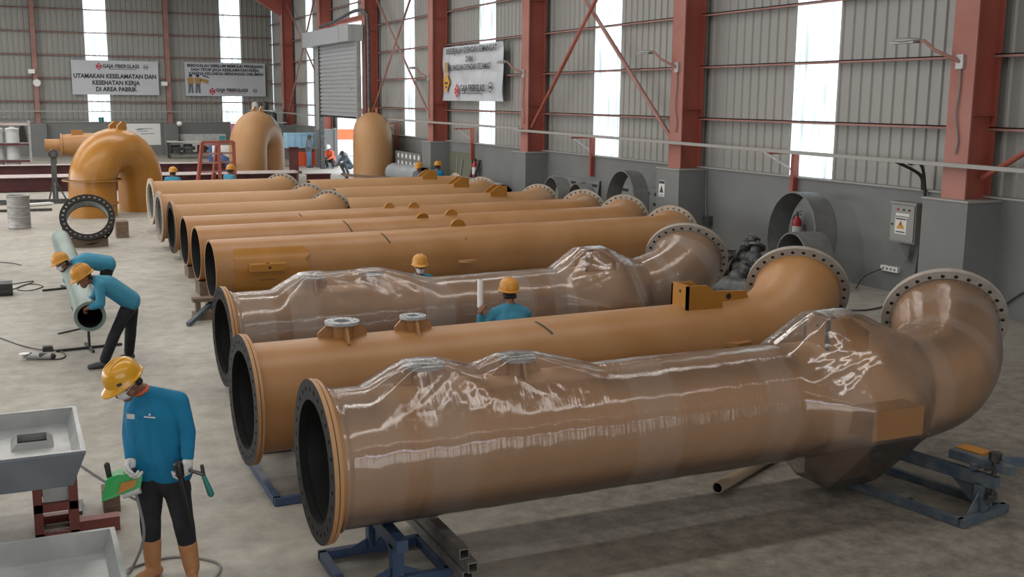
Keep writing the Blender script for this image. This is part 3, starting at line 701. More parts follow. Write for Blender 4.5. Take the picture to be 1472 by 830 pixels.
def lug_set(t, x0, ax_y, ax_z, R=.52, top=True, side=True, slot=True, m='orange_gloss'):
    """box saddle and slotted plate around the pipe; local coordinates"""
    zt = ax_z+R
    if top:
        g = MB(); y0, y1 = ax_y-.2, ax_y+.12
        g.box((x0, y0, zt-.12), (x0+.03, y1, zt+.25)); g.box((x0, y0, zt-.14), (x0+.26, y0+.03, zt+.24)); g.box((x0, y1-.03, zt-.1), (x0+.26, y1, zt+.24))
        g.prism([(x0+.26, y0, zt-.14), (x0+.48, y0, zt-.14), (x0+.48, y0, zt+.1), (x0+.26, y0, zt+.24)], (0, .03, 0)); g.prism([(x0+.26, y1-.03, zt-.1), (x0+.48, y1-.03, zt-.1), (x0+.48, y1-.03, zt+.1), (x0+.26, y1-.03, zt+.24)], (0, .03, 0))
        o = g.build('lifting_box', M[m], t, smooth=0)
        h = MB(); h.cyl((x0-.004, ax_y-.06, zt+.17), (x0+.004, ax_y-.06, zt+.17), .018, 12); h.build('hole', M['dark_hole'], o)
        if slot:
          o = plate(t, 'lifting_plate', [(x0+.46, ax_y-.03, zt-.05), (x0+1.0, ax_y-.03, zt-.05), (x0+.92, ax_y-.03, zt+.11), (x0+.46, ax_y-.03, zt+.13)], (0, .04, 0), m)
          h = MB(); h.cyl((x0+.68, ax_y-.034, zt+.06), (x0+.68, ax_y-.02, zt+.06), .035, 16); h.build('hole', M['dark_hole'], o)
    if side:
        o = MB(); o.prism([(x0+.22, ax_y-R+.12, ax_z+.12), (x0+.68, ax_y-R+.12, ax_z+.12), (x0+.62, ax_y-R-.06, ax_z+.12), (x0+.40, ax_y-R-.10, ax_z+.12)], (0, 0, .045)); o.build('side_lug', M['orange'], t, smooth=0)
G1 = 'long fibreglass pipes'
# the three near pipes with raised outlets
P1, s1, _ = big_pipe('long orange pipe wrapped in clear film, nearest the camera, black flange in front', (1.90, 7.65, .925), (7.55, 7.62, .93), (8.72, 8.22, 1.38), face='flange_black', body='dusty_orange')
P2, s2, _ = big_pipe('unwrapped orange pipe with two flanged nozzles on top, between the two wrapped pipes', (1.82, 9.99, .80), (7.30, 10.15, .82), (8.69, 10.53, 1.32))
P3, s3, _ = big_pipe('film-wrapped orange pipe lying third from the camera, beside the squatting worker', (2.20, 13.29, .70), (7.55, 13.46, .75), (9.12, 13.62, 1.27), body='dusty_orange', nrm=(math.cos(math.radians(28))*math.cos(math.radians(52)), math.cos(math.radians(28))*math.sin(math.radians(52)), math.sin(math.radians(28))))
lug_set(P2, 6.69-1.82, .16, .815)
nozzle(P2, 2.79-1.82, .045, 1.28, 1.475); nozzle(P2, 3.52-1.82, .065, 1.28, 1.47, .135)
for P, px, dy, az in ((P1, 1.90, -.02, .928), (P3, 2.20, .15, .735)):
    x = 6.50-px if P is P1 else 7.2-px
    lug_set(P, x, dy, az, side=False, slot=False)
    b = MB(); b.box((x+.05, dy-.52-.26, az-.20), (x+.62, dy-.40, az+.06)); o = b.build('side_lug', M['orange_gloss'], P, smooth=0)
    if P is P1: b = MB(); b.box((x+.15, dy-.18, az-.52-.26), (x+.6, dy+.18, az-.42)); b.build('bottom_lug', M['orange_gloss'], P, smooth=0)
nozzle(P1, 2.76-1.90, 0, 1.36, 1.60); nozzle(P1, 3.55-1.90, 0, 1.36, 1.585, .15)
nozzle(P3, 3.32-2.20, .03, 1.16, 1.385); nozzle(P3, 4.12-2.20, .05, 1.16, 1.385, .14)

def wrap(t, pts, fits, R=.532, n=200, start=.1, m='film', end_cut=.0):
    """stretch film pulled taut over the pipe and its fittings; fits = (s_left, s1, s2, s_right, corners) with corners in the
    cross-section (towards the camera, up). The sheet between pipe and fitting is the convex hull of both."""
    ln = [0]
    for a, c in zip(pts, pts[1:]): ln.append(ln[-1]+(c-a).length)
    tot = ln[-1]; N = int((tot-start)/.022); P = []; S = []
    for i in range(N+1):
        s = start+(tot-end_cut-start)*i/N; k = max(j for j in range(len(ln)) if ln[j] <= s+1e-9); k = min(k, len(pts)-2)
        P.append(pts[k].lerp(pts[k+1], (s-ln[k])/(ln[k+1]-ln[k]))); S.append(s)
    fr = frames(P); b = MB(); rs = []; uv = []; cs = [(math.cos(2*PI*j/n), math.sin(2*PI*j/n)) for j in range(n)]
    sup = [[max(R, max(cx*c+cy*s_ for cx, cy in f[4])) for c, s_ in cs] for f in fits]
    for s, p, (d, a, u) in zip(S, P, fr):
        ts = []
        for k, f in enumerate(fits):
            t_ = 0 if s <= f[0] or s >= f[3] else ((s-f[0])/(f[1]-f[0]) if s < f[1] else (1 if s <= f[2] else (f[3]-s)/(f[3]-f[2])))
            if t_ > 0: ts.append((k, t_))
        h = [max([R]+[R+t_*(sup[k][j]-R) for k, t_ in ts]) for j in range(n)] if ts else None
        ring = []
        for j in range(n+1):
            jj = j % n; th = 2*PI*j/n
            r = R
            if h:
                q = n//5; r = min(h[(jj+o) % n]/math.cos(2*PI*o/n) for o in range(-q, q+1))
                if r > R+.012:
                    for k, t_ in ts:
                        f = fits[k]; cx = sum(c[0] for c in f[4])/len(f[4]); cy = sum(c[1] for c in f[4])/len(f[4]); t0 = math.atan2(cy, cx)
                        dt = ((th-t0+PI) % (2*PI)-PI)*R*1.3; ds = s-(f[1]+f[2])/2; ph = math.atan2(dt, ds); dist = math.hypot(dt, ds)
                        g_ = min(1, dist/.35)*max(0, 1-dist/.9)
                        r += g_*(.0025*math.sin(15*ph+2*f[0])+.002*math.sin(31*ph+f[1])+.0013*math.sin(53*ph))
            lump = .0014*math.sin(9*s+4*th)+.001*math.sin(23*s-7*th)
            rad = max(r, R)+lump+(.02 if s < start+.03 else 0)
            ring.append(p+(a*math.cos(th)+u*math.sin(th))*rad); uv.append((s, th/(2*PI)*3.3))
        rs.append(ring)
    vs = [q for r in rs for q in r]; fs = []
    for i in range(len(rs)-1):
        for j in range(n):
            c = i*(n+1)+j; fs.append((c, c+1, c+n+2, c+n+1))
    b.add(vs, fs); b.uv = uv
    o = b.build('plastic_wrap', M[m], t, smooth=0)
    o.data.polygons.foreach_set('use_smooth', [True]*len(o.data.polygons)); o['label'] = 'clear stretch film wrapped around the pipe and tented over its fittings'
    return o
def disc(r, z, c=0): return [(c-r, z-.02), (c-r*.6, z), (c+r*.6, z), (c+r, z-.02)]
def lug_fits(s0, side=0):
    z = .795
    return [(s0-.42, s0+.0, s0+.36, s0+1.0, [(-.15, z-.01), (.23, z), (.0, z+.012)]), (s0-.45, s0+.05, s0+.66, s0+1.0, [(.80, -.22), (.80, .09)]),
            (s0-.2, s0+.08, s0+.64, s0+1.1, [(-.22, -.82), (.22, -.82)]), (s0-.42, s0+.25, s0+.42, s0+1.05, [(.45, .62), (.62, .42)])]
wrap(P1, s1, [(.38, .74, .98, 1.55, disc(.17, .70)), (1.0, 1.52, 1.78, 2.35, disc(.15, .685)), (.6, .95, 1.6, 2.0, disc(.08, .60))]+lug_fits(4.60))
wrap(P3, s3, [(.62, 1.0, 1.25, 2.2, disc(.17, .72)), (.9, 1.80, 2.02, 2.75, disc(.14, .72)), (.8, 1.0, 2.0, 2.4, disc(.12, .70))]+lug_fits(5.0), m='film_milky')

# the row of plain pipes behind them
G2 = 'plain pipes in the middle row'
P4, s4, _ = big_pipe('plain orange pipe with a small bolted shelf bracket near its open end', (2.88, 18.45, .74), (11.5, 18.7, .80), (12.62, 19.5, .82), nrm=(math.cos(.9), math.sin(.9), .06), R=.5, Rf=.60, lf=False, body='orange', group=G2, ring_mat='flange_bare')
P5, s5, _ = big_pipe('plain orange pipe with an open end, directly behind the one with the shelf bracket', (2.93, 20.35, .76), (11.6, 20.6, .82), (12.55, 21.35, .90), nrm=(math.cos(.9), math.sin(.9), .06), R=.5, Rf=.60, lf=False, group=G2, ring_mat='flange_bare')
P6, s6, _ = big_pipe('plain orange pipe with an open end, third of the plain row', (3.02, 22.5, .72), (11.8, 22.75, .80), (12.6, 23.4, .86), nrm=(math.cos(.9), math.sin(.9), .06), R=.5, Rf=.60, lf=False, group=G2, ring_mat='flange_bare')
b = MB(); b.box((.55, -.66, .02), (1.14, -.38, .14)); o = b.build('shelf_bracket', M['orange_gloss'], P4, smooth=0); o.location.z = .74
h = MB(); h.cyl((.84, -.58, .138), (.84, -.58, .146), .03, 12); h.build('bolt_hole', M['dark_hole'], o)
h = MB(); h.cyl((.86, -.664, .08), (.86, -.655, .08), .022, 12); h.build('bolt_hole', M['dark_hole'], o)
def resin(t, c, x0, x1, a0, a1, R, m):
    b = MB(); vs = []; n = 10
    for i in range(n+1):
        a = math.radians(a0+(a1-a0)*i/n); e = .03*math.sin(i*2.1); q = Vector((0, -math.cos(a), math.sin(a)))*(R+.004)+Vector((0, c[1], c[2])); vs += [q+Vector((x0+e, 0, 0)), q+Vector((x1-e*1.5, 0, 0))]
    b.add(vs, [(2*i, 2*i+1, 2*i+3, 2*i+2) for i in range(n)]); b.build('resin_patch', M[m], t, smooth=60)
resin(P4, (0, .005, .743), .32, 1.55, -45, 48, .5, 'orange_gloss')
tx = text('12-A-08-10', 'stencil', .06, M['tape'], P4, (.86, -.475, .60), (PI/2-.2, 0, 0), bold=.002)
def half_moon(t, x, y, z, w=.26, h=.17, tilt=0, m='orange_gloss'):
    P = [Vector((w/2*math.cos(a), 0, h*math.sin(a))) for a in [PI*i/8 for i in range(9)]]
    P = [Vector((-w/2, 0, -.08))]+list(reversed(P))[0:]+[Vector((w/2, 0, -.08))]
    R3 = Matrix.Rotation(tilt, 3, 'X'); plate(t, 'lug_plate', [R3@p+Vector((x, y, z)) for p in P], R3@Vector((0, .04, 0)), m)
half_moon(P4, 4.5, -.12, 1.0, .30, .17, 1.1); half_moon(P4, 4.45, -.52, .70, .32, .1, 1.5, 'dusty_orange'); half_moon(P4, 4.55, .2, 1.26, .3, .14)
half_moon(P5, 4.40, -.02, 1.24, .26, .13, .5); half_moon(P5, 5.05, .05, 1.26, .28, .14)
half_moon(P6, 4.35, .05, 1.20, .26, .16); half_moon(P6, 4.9, .0, 1.20, .27, .16)
def mark(t, pts, R, x, a0, a1, wd=.02, dx=.06):
    """marker stroke on the pipe surface, local coordinates"""
    c = pts[0]; ax = (pts[1]-pts[0]).normalized(); b = MB(); vs = []; n = 8
    for i in range(n+1):
        a = math.radians(a0+(a1-a0)*i/n); q = c+ax*(x+dx*i/n)+Vector((0, -math.cos(a), math.sin(a)))*(R+.003)
        vs += [q, q+ax*wd]
    b.add(vs, [(2*i, 2*i+1, 2*i+3, 2*i+2) for i in range(n)]); b.build('marker_stroke', M['tape'], t, smooth=0)
mark(P4, s4, .5, 2.95, 72, 40, .03, .1); mark(P5, s5, .5, 2.75, 75, 30, .03, .12); mark(P2, s2, .52, 3.0, 78, 52, .03, .1); mark(P6, s6, .5, 2.3, 70, 55, .025, .05)

G3 = 'flanged pipes in the far row'
P7, s7, _ = big_pipe('short bent pipe with a black front flange, first of the far row', (3.10, 25.0, .72), (5.95, 25.1, .74), (6.95, 25.85, .82), nrm=(math.cos(.88), math.sin(.88), .12), R=.5, Rf=.58, face='flange_black', group=G3, body='dusty_orange')
P8, s8, _ = big_pipe('short bent pipe with a pale grey lining, middle of the far row', (3.06, 26.9, .77), (5.85, 27.0, .78), (6.9, 27.8, .82), nrm=(math.cos(.88), math.sin(.88), .12), R=.53, Rf=.61, liner='grey_liner', face='flange_grey', group=G3, body='dusty_orange')
P9, s9, _ = big_pipe('short bent pipe whose flange is seen edge-on beside the large arch', (3.28, 30.6, .80), (6.0, 30.75, .80), (7.05, 31.5, .82), nrm=(math.cos(.88), math.sin(.88), .12), R=.54, Rf=.62, liner='grey_liner', face='flange_bare', group=G3, body='dusty_orange')
G4 = 'pipes behind the raised outlets'
for y, x0, x1, z, lab, lx, ring in ((25.7, 7.28, 11.9, .70, 'long pipe with paired lifting plates, nearest of the three ending by the grey rings', 11.05, (12.85, 26.4, .78)),
                              (28.1, 7.66, 11.3, .75, 'middle one of the three lug-topped pipes behind the raised outlets', 10.98, (12.2, 28.85, .82)),
                              (31.0, 7.7, 12.3, .76, 'farthest of the three lug-topped pipes, in front of the two far helmets', 11.12, None)):
    P, s, _ = big_pipe(lab, (x0, y, z), (x1, y+.08, z+.02), ring, nrm=(math.cos(.9), math.sin(.9), .06), R=.5, Rf=.58, lf=False, group=G4, body='dusty_orange', ring_mat='flange_bare')
    for dy in (-.2, .16):
        xx = lx-x0; zz = z+.48
        o = plate(P, 'lifting_plate', [(xx, dy, zz-.1), (xx+.46, dy, zz-.1), (xx+.46, dy, zz+.22), (xx+.24, dy, zz+.24), (xx, dy, zz+.08)], (0, .04, 0), 'orange_gloss')

# ------------------------------------------------------------------ what the pipes rest on
def stand(lab, x, y, h, rz=0, hw=.33, hl=.75, m='blue_dull', group='pipe stands'):
    t = empty('pipe_stand', (x, y, 0), lab, 'pipe stand', group, rz)
    b = MB()
    for sx in (-1, 1): b.beam((sx*hw, -hl, .04), (sx*hw, hl, .04), .06, .07)
    for sy in (-1, 1): b.beam((-hw-.03, sy*hl, .04), (hw+.03, sy*hl, .04), .06, .07)
    b.build('base_frame', M[m], t, smooth=0)
    for sy in (-1, 1):
        b = MB(); b.beam((0, sy*(hl-.04), .07), (0, sy*(hl-.04), h-.08), .09, .09, upv=(1, 0, 0))
        for sx in (-1, 1): b.prism([(sx*.045, sy*(hl-.04)-.006, .075), (sx*.19, sy*(hl-.04)-.006, .075), (sx*.045, sy*(hl-.04)-.006, .24 if h > .4 else .14)], (0, .012, 0))
        b.build('post', M[m], t, smooth=0)
    b = MB(); b.beam((0, -hl-.1, h-.05), (0, hl+.1, h-.05), .09, .1); b.build('top_beam', M[m], t, smooth=0)
    if h > .35:
        for sy in (-1, 1):
            b = MB(); b.prism([(-.006, sy*(hl-.08), h-.1), (-.006, sy*(hl-.34), h-.1), (-.006, sy*(hl-.08), h-.32)], (.012, 0, 0)); b.build('gusset', M[m], t, smooth=0)
    return t
stand('blue stand under the front end of the nearest wrapped pipe', 2.42, 7.62, .395, 0, .40, .34, 'blue_steel')
t = stand('blue stand with a clamp screw under the far end of the nearest wrapped pipe', 7.42, 7.22, .412, math.radians(10.5), .32, .73, 'blue_dull')
b = MB(); b.cyl((0, -.79, .18), (0, -.79, .62), .022, 10); b.cyl((0, -.79, .56), (0, -.79, .63), .055, 6); b.cyl((0, -.79, .21), (0, -.79, .25), .045, 6); b.beam((-.13, -.79, .5), (.13, -.79, .5), .03, .03); b.beam((-.13, -.83, .2), (.13, -.75, .22), .025, .025)
b.build('clamp_screw', M['scrap'], t, smooth=30)
b = MB(); b.beam((.02, -.95, .50), (.04, -.35, .50), .08, .08); b.beam((.30, -.95, .53), (.04, -.62, .50), .07, .07); b.beam((-.06, -.62, .46), (.12, -.62, .46), .05, .05); b.build('clamp_beam', M['blue_dull'], t, smooth=0)
b = MB(); b.box((.1, -.6, .50), (.26, -.35, .545)); b.build('packing', M['amber_plate'], t, smooth=0)
stand('blue stand under the black flange end of the unwrapped nozzle pipe', 2.35, 10.0, .285, 0, .4, .75, 'blue_steel')
stand('blue stand below the lifting box of the unwrapped nozzle pipe', 7.1, 10.1, .29, .05, .33, .75)
stand('low stand under the black flange end of the wrapped pipe beside the squatting worker', 2.9, 13.3, .185, 0, .33, .7)
stand('low stand under the outlet end of the wrapped pipe beside the squatting worker', 7.2, 13.42, .23, 0, .33, .7)
# square tubes lying on the near stand
for k, (x, z, y0) in enumerate(((2.86, .12, 6.98), (2.88, .205, 6.93), (2.84, .29, 7.0))):
    b = MB(); s = .04
    for dx, dz, wx, wz in ((-s+.004, 0, .008, .08), (s-.004, 0, .008, .08), (0, s-.004, .064, .008), (0, -s+.004, .064, .008)): b.box((x+dx-wx/2, y0, z+dz-wz/2), (x+dx+wx/2, 8.35, z+dz+wz/2))
    tag(b.build('square_tube', M['tube_steel'], smooth=0), 'dusty square steel tube %s on the stand of the nearest pipe' % ('lying lowest of three', 'lying between two others', 'lying topmost of three')[k], 'steel tube', 'square tubes on the near stand')
b = MB(); b.hollow((5.76, 7.95, .058), (7.3, 8.75, .058), .055, .045, 20, 0, 1); tag(b.build('cardboard_tube', [M['cardboard'], M['dark_hole']], smooth=40), 'brown cardboard core tube lying on the floor under the nearest wrapped pipe', 'tube')
b = MB(); b.cyl((7.15, 7.1, .022), (7.29, 7.08, .022), .02, 10); tag(b.build('steel_stub', M['scrap']), 'short steel stub on the floor inside the right blue stand', 'scrap')
def block(x, y, w, d, h, lab, m='wood', rz=0, z=0):
    t = MB(); t.box((-w/2, -d/2, 0), (w/2, d/2, h)); o = t.build('support_block', M[m], smooth=0, loc=(x, y, z)); o.rotation_euler.z = rz
    return tag(o, lab, 'block', 'support blocks')
for x, y, h, lab in ((2.98, 18.47, .245, 'support block under the open end of the pipe with the shelf bracket'), (10.6, 18.68, .30, 'support block hidden under the far end of the pipe with the shelf bracket'),
                     (3.1, 20.37, .265, 'support block under the open end of the second plain pipe'), (10.6, 20.55, .32, 'support block under the far end of the second plain pipe'),
                     (3.2, 22.5, .225, 'support block under the open end of the third plain pipe'), (10.6, 22.7, .29, 'support block under the far end of the third plain pipe'),
                     (3.45, 25.0, .22, 'grey block under the black flange of the far row'), (5.4, 25.1, .27, 'block under the bend of the far row pipe with the black flange'),
                     (3.45, 26.92, .245, 'block under the pipe with the pale grey lining'), (5.2, 27.0, .29, 'block under the bend of the pipe with the pale grey lining'),
                     (3.6, 30.62, .265, 'block under the edge-on flange beside the arch'), (5.5, 30.73, .31, 'block under the bend of the farthest short pipe'),
                     (8.2, 25.7, .20, 'block under the near lug-topped pipe, inner end'), (11.4, 25.75, .21, 'block under the near lug-topped pipe, lug end'),
                     (8.4, 28.1, .25, 'block under the middle lug-topped pipe, inner end'), (10.9, 28.15, .265, 'block under the middle lug-topped pipe, lug end'),
                     (8.6, 31.0, .26, 'block under the farthest lug-topped pipe, inner end'), (11.8, 31.06, .275, 'block under the farthest lug-topped pipe, lug end')):
    block(x, y, .32, .55, h, lab, 'tube_steel' if 'grey' in lab else 'wood')
# clutter by the open end of the shelf-bracket pipe
b = MB(); b.beam((2.35, 17.45, .03), (2.95, 18.15, .32), .07, .07); tag(b.build('angle_bar', M['blue_dull'], smooth=0), 'blue-grey bar leaning under the open end of the shelf-bracket pipe', 'bar')
b = MB(); b.box((2.5, 17.85, .0), (3.2, 18.1, .12)); b.box((2.55, 17.9, .12), (2.62, 18.05, .3)); b.box((3.0, 17.9, .12), (3.07, 18.05, .3)); b.box((2.5, 17.88, .3), (3.12, 18.07, .36)); tag(b.build('wooden_trestle', M['wood'], smooth=0), 'small rough wooden trestle on the floor by the shelf-bracket pipe end', 'trestle')
# ------------------------------------------------------------------ arch pipes
def arch(lab, A, B_, R, htop, mat_, zcut=None, lug=True, patch=False, base_z=0.0):
    A = Vector((*A, 0)); B_ = Vector((*B_, 0)); t = empty('arch_pipe', A, lab, 'pipe', 'arch-shaped pipe bends')
    d = B_-A; L = d.length; u = d.normalized(); zc = htop-R-L/2   # semicircle centre height
    pts = [Vector((0, 0, base_z)), Vector((0, 0, base_z+(zc-base_z)*.5)), Vector((0, 0, zc))]
    for i in range(1, 21):
        a = PI*i/20; pts.append(u*(L/2-L/2*math.cos(a))+Vector((0, 0, zc+L/2*math.sin(a))))
    pts += [d+Vector((0, 0, base_z+(zc-base_z)*.5)), d+Vector((0, 0, base_z))]
    # the sweep's reference axis must not be parallel to the first direction
    n = 48; side = u.cross(Vector((0, 0, 1))).normalized(); b = MB(); rs = []; ri = []
    for i, p in enumerate(pts):
        tg = (pts[min(i+1, len(pts)-1)]-pts[max(i-1, 0)]).normalized(); nn = side.cross(tg).normalized()
        rs.append([p+(side*math.cos(2*PI*j/n)+nn*math.sin(2*PI*j/n))*R for j in range(n)])
        ri.append([p+(side*math.cos(2*PI*j/n)+nn*math.sin(2*PI*j/n))*(R-.04) for j in range(n)])
    b.rings(rs, 0, False, False); b.build('pipe_body', M[mat_], t, smooth=50)
    b = MB(); b.rings(ri, 0, False, False); b.rings([rs[0], ri[0]], 0, False, False); b.rings([rs[-1], ri[-1]], 0, False, False); b.build('liner', M['grey_liner'], t, smooth=50)
    if zcut:
        f = MB(); flange(f, (0, 0, zcut), (0, 0, 1), R+.17, R-.02, .04, 32, .02, 0, 1, 0); f.build('flange', [M['flange_black'], M['orange_gloss']], t, smooth=30)['label'] = 'black-topped flange collar'
        b = MB(); b.hollow((0, 0, zcut-.75), (0, 0, zcut-.70), R+.05, R-.02, 48); b.build('lower_collar', M['orange_gloss'], t, smooth=40)
    if lug:
        b = MB(); c = d*.5+u*.12; q = side*.16
        P = [c-u*.2+Vector((0, 0, htop-.06)), c+u*.2+Vector((0, 0, htop-.06)), c+u*.17+Vector((0, 0, htop+.2)), c-u*.0+Vector((0, 0, htop+.2)), c-u*.2+Vector((0, 0, htop+.08))]
        b.prism([p-q for p in P], side*.05); b.prism([p+q for p in P], side*.05); b.build('lifting_lug', M['orange_gloss'], t, smooth=0)
    if patch:
        b = MB(); rr = []
        for i in range(13, 19):
            tg = (pts[i+1]-pts[i-1]).normalized(); nn = side.cross(tg).normalized(); sgn = 1 if nn.dot(pts[i]-(d*.5+Vector((0, 0, zc)))) > 0 else -1
            rr.append([pts[i]+(side*math.sin(a)+nn*sgn*math.cos(a))*(R+.012) for a in [math.radians(-70+140*k/14) for k in range(15)]])
        for i in range(len(rr)-1):
            pass
        N = 15; vs = [p for r in rr for p in r]; b.add(vs, [(i*N+j, i*N+j+1, (i+1)*N+j+1, (i+1)*N+j) for i in range(len(rr)-1) for j in range(N-1)])
        b.build('resin_patch', M['silver_patch'], t, smooth=60)
    return t
arch('glossy orange arch-shaped pipe with a flange collar, standing behind the upright black-flanged ring', (2.10, 35.0), (3.62, 36.4), .68, 2.62, 'orange_gloss', 1.12)
arch('dull orange arch pipe with a pale resin patch, beside the red ladder frame', (9.25, 47.8), (10.35, 49.3), .80, 3.0, 'dusty_orange', None, True, True)
arch('tan arch pipe seen end-on in front of the open shutter door', (13.8, 44.2), (14.28, 46.2), .78, 3.0, 'dusty_orange', None, True, False)
b = MB(); b.box((8.3, 46.6, .35), (11.3, 46.75, .47)); b.box((8.4, 46.62, 0), (8.55, 46.73, .35)); b.box((11.0, 46.62, 0), (11.15, 46.73, .35)); tag(b.build('trestle', M['wood'], smooth=0), 'low dark trestle rail in front of the arch pipe with the resin patch', 'trestle')
b = MB(); b.beam((12.0, 42.6, .55), (13.4, 41.0, .5), .12, .1); b.box((12.05, 42.45, 0), (12.17, 42.57, .5)); b.box((13.25, 41.1, 0), (13.37, 41.22, .46)); tag(b.build('trestle', M['wood'], smooth=0), 'low trestle rail beside the end-on tan arch pipe', 'trestle')

# upright short spool with black bolted flange
t = empty('pipe_spool', (1.52, 28.0, 0), 'short spool ring with a black bolt-holed flange tilted towards the camera', 'pipe spool')
ax = Vector((.06, math.cos(.62), -math.sin(.62))).normalized(); c = Vector((0, -.1, .72))
f = MB(); flange(f, c, -ax, .63, .475, .05, 28, .026, 0, 0, 1); f.build('flange', [M['flange_black'], M['paper']], t, smooth=30)
b = MB(); b.hollow(c+ax*.04, c+ax*.30, .53, .48, 48, 0, 1); b.build('shell', [M['dusty_orange'], M['grey_liner']], t, smooth=50)
f = MB(); flange(f, c+ax*.33, ax, .60, .48, .04, 28, .026, 0, 0, 1); f.build('flange', [M['flange_black'], M['dark_hole']], t, smooth=30)
block(1.53, 27.95, .85, .3, .2, 'dark plank under the upright black-flanged spool'); block(2.42, 29.55, .3, .5, .42, 'square wooden block wedged beside the upright black-flanged spool')
# ------------------------------------------------------------------ left floor: drum, rail, post
t = empty('steel_drum', (.03, 32.5, 0), 'dented grey steel drum on the floor near the left edge', 'drum')
b = MB(); b.lathe([(.28, 0), (.30, .02), (.29, .04), (.288, .29), (.302, .31), (.288, .33), (.288, .57), (.302, .59), (.288, .61), (.29, .86), (.305, .88), (.30, .90), (.285, .90), (.28, .86)], 32); b.build('shell', M['drum'], t, smooth=30)
b = MB(); b.tube([(.3*math.cos(a), .3*math.sin(a), .89) for a in [2*PI*i/32 for i in range(33)]], .014, 8); b.build('rim', M['steel_grey'], t)
b = MB(); b.beam((-8, 40.0, .07), (1.9, 39.6, .07), .25, .14); b.beam((-8, 39.85, .15), (1.9, 39.45, .15), .02, .03); tag(b.build('steel_rail', M['scrap_light'], smooth=0), 'low grey steel rail on the floor behind the drum', 'rail')
b = MB(); b.beam((-8, 37.4, .04), (1.0, 37.1, .04), .12, .08); tag(b.build('steel_bar', M['scrap'], smooth=0), 'dark steel bar on the floor beside the drum', 'bar')
t = empty('steel_post', (1.22, 40.3, 0), 'dark upright post with a hook head on splayed feet, left of the large arch', 'post')
b = MB(); b.beam((0, 0, .05), (0, 0, 1.55), .17, .17, upv=(1, 0, 0)); b.build('shaft', M['scrap_light'], t, smooth=0)
b = MB(); b.hollow((0, -.13, 1.62), (0, .13, 1.62), .16, .08, 20); b.build('hook_head', M['scrap'], t)
b = MB(); b.beam((0, 0, .8), (-.22, 0, .03), .05, .05); b.beam((0, 0, .8), (.35, 0, .03), .05, .05); b.beam((0, 0, .8), (0, -.4, .03), .05, .05); b.build('feet', M['scrap_light'], t, smooth=0)
b = MB(); b.beam((.15, 38.8, .05), (1.05, 39.2, .05), .3, .06); tag(b.build('plank', M['white_paint'], smooth=0), 'pale plank lying at the foot of the hook-headed post', 'plank')

# maroon beams
def ibeam(lab, x0, x1, y, z0, h, wf, y2=None):
    t = empty('steel_beam', ((x0+x1)/2, y, 0), lab, 'steel beam', 'maroon steel beams'); hx = (x1-x0)/2; dy = 0 if y2 is None else (y2-y)/2
    def bb(ylo, yhi, za, zb): return [(-hx, ylo-dy, za), (hx, ylo+dy, za), (hx, yhi+dy, za), (-hx, yhi-dy, za)], zb-za
    b = MB()
    for (p, hh) in (bb(-.015, .015, z0+.03, z0+h-.03), bb(-wf/2, wf/2, z0, z0+.03)): b.prism(p, (0, 0, hh))
    for xx in [(-hx+.8+i*2.4) for i in range(int(2*hx/2.4))]:
        yy = dy*xx/hx; b.box((xx-.008, yy-wf/2+.02, z0+.03), (xx+.008, yy+wf/2-.02, z0+h-.03))
    b.build('web', M['maroon'], t, smooth=0)
    b = MB(); p, hh = bb(-wf/2, wf/2, z0+h-.03, z0+h); b.prism(p, (0, 0, hh)); b.build('top_flange', M['pale_top'], t, smooth=0)['label'] = 'pale top flange with its brightness painted in'
    return t
ibeam('maroon steel beam on the floor, nearest of three', -9, 10.6, 44.9, .04, .52, .75, 44.5)
ibeam('maroon steel beam on the floor, middle of three', -9, 10.8, 45.75, .04, .52, .75, 45.4)
ibeam('taller maroon steel beam behind the other two', -9, 8.1, 47.1, .1, .78, .5, 46.7)
b = MB()
for x in (-6, -1, 4, 7): b.box((x, 44.2, 0), (x+.15, 47.3, .035)); b.box((x, 46.35, .035), (x+.15, 47.3, .095))
tag(b.build('timber_bearers', M['wood'], smooth=0), 'flat timber bearers under the maroon beams', 'timber')
for k, (x, y, lab) in enumerate(((10.9, 44.2, 'short maroon beam end near the resin-patched arch'), (12.0, 52.0, 'maroon stacked beam piece left of the bright doorway'))):
    b = MB(); h, w_ = (.5, 1.0) if k == 0 else (1.25, .45)
    b.box((x, y-.2, 0), (x+w_, y+.2, .03)); b.box((x, y-.2, h-.03), (x+w_, y+.2, h)); b.box((x, y-.02, .03), (x+w_, y+.02, h-.03))
    tag(b.build('steel_beam', M['maroon'], smooth=0), lab, 'steel beam')
# red ladder frames
def ladder(lab, x, y, w, h, lean, m, rz=0):
    t = empty('ladder_frame', (x, y, 0), lab, 'ladder frame', 'red ladder frames', rz)
    for sx in (0, w):
        b = MB(); b.beam((sx-(.28 if sx == 0 else -.0), -lean*0, .0), (sx, lean, h), .12, .12); b.build('rail', M[m], t, smooth=0)
    for k in range(5):
        z = .35+k*(h-.45)/4; f = z/h; b = MB(); b.beam((-.28*(1-f), lean*f, z), (w, lean*f, z), .07, .07); b.build('rung', M['red_girt'], t, smooth=0)
    b = MB(); b.beam((0, lean, h), (w, lean, h), .1, .1); b.build('top_rail', M[m], t, smooth=0)
ladder('red ladder frame left of the resin-patched arch, nearer of two', 6.7, 43.6, .62, 1.85, .1, 'red_column'); ladder('red ladder frame standing just right of the first one', 7.33, 43.9, .62, 1.85, .1, 'red_column')

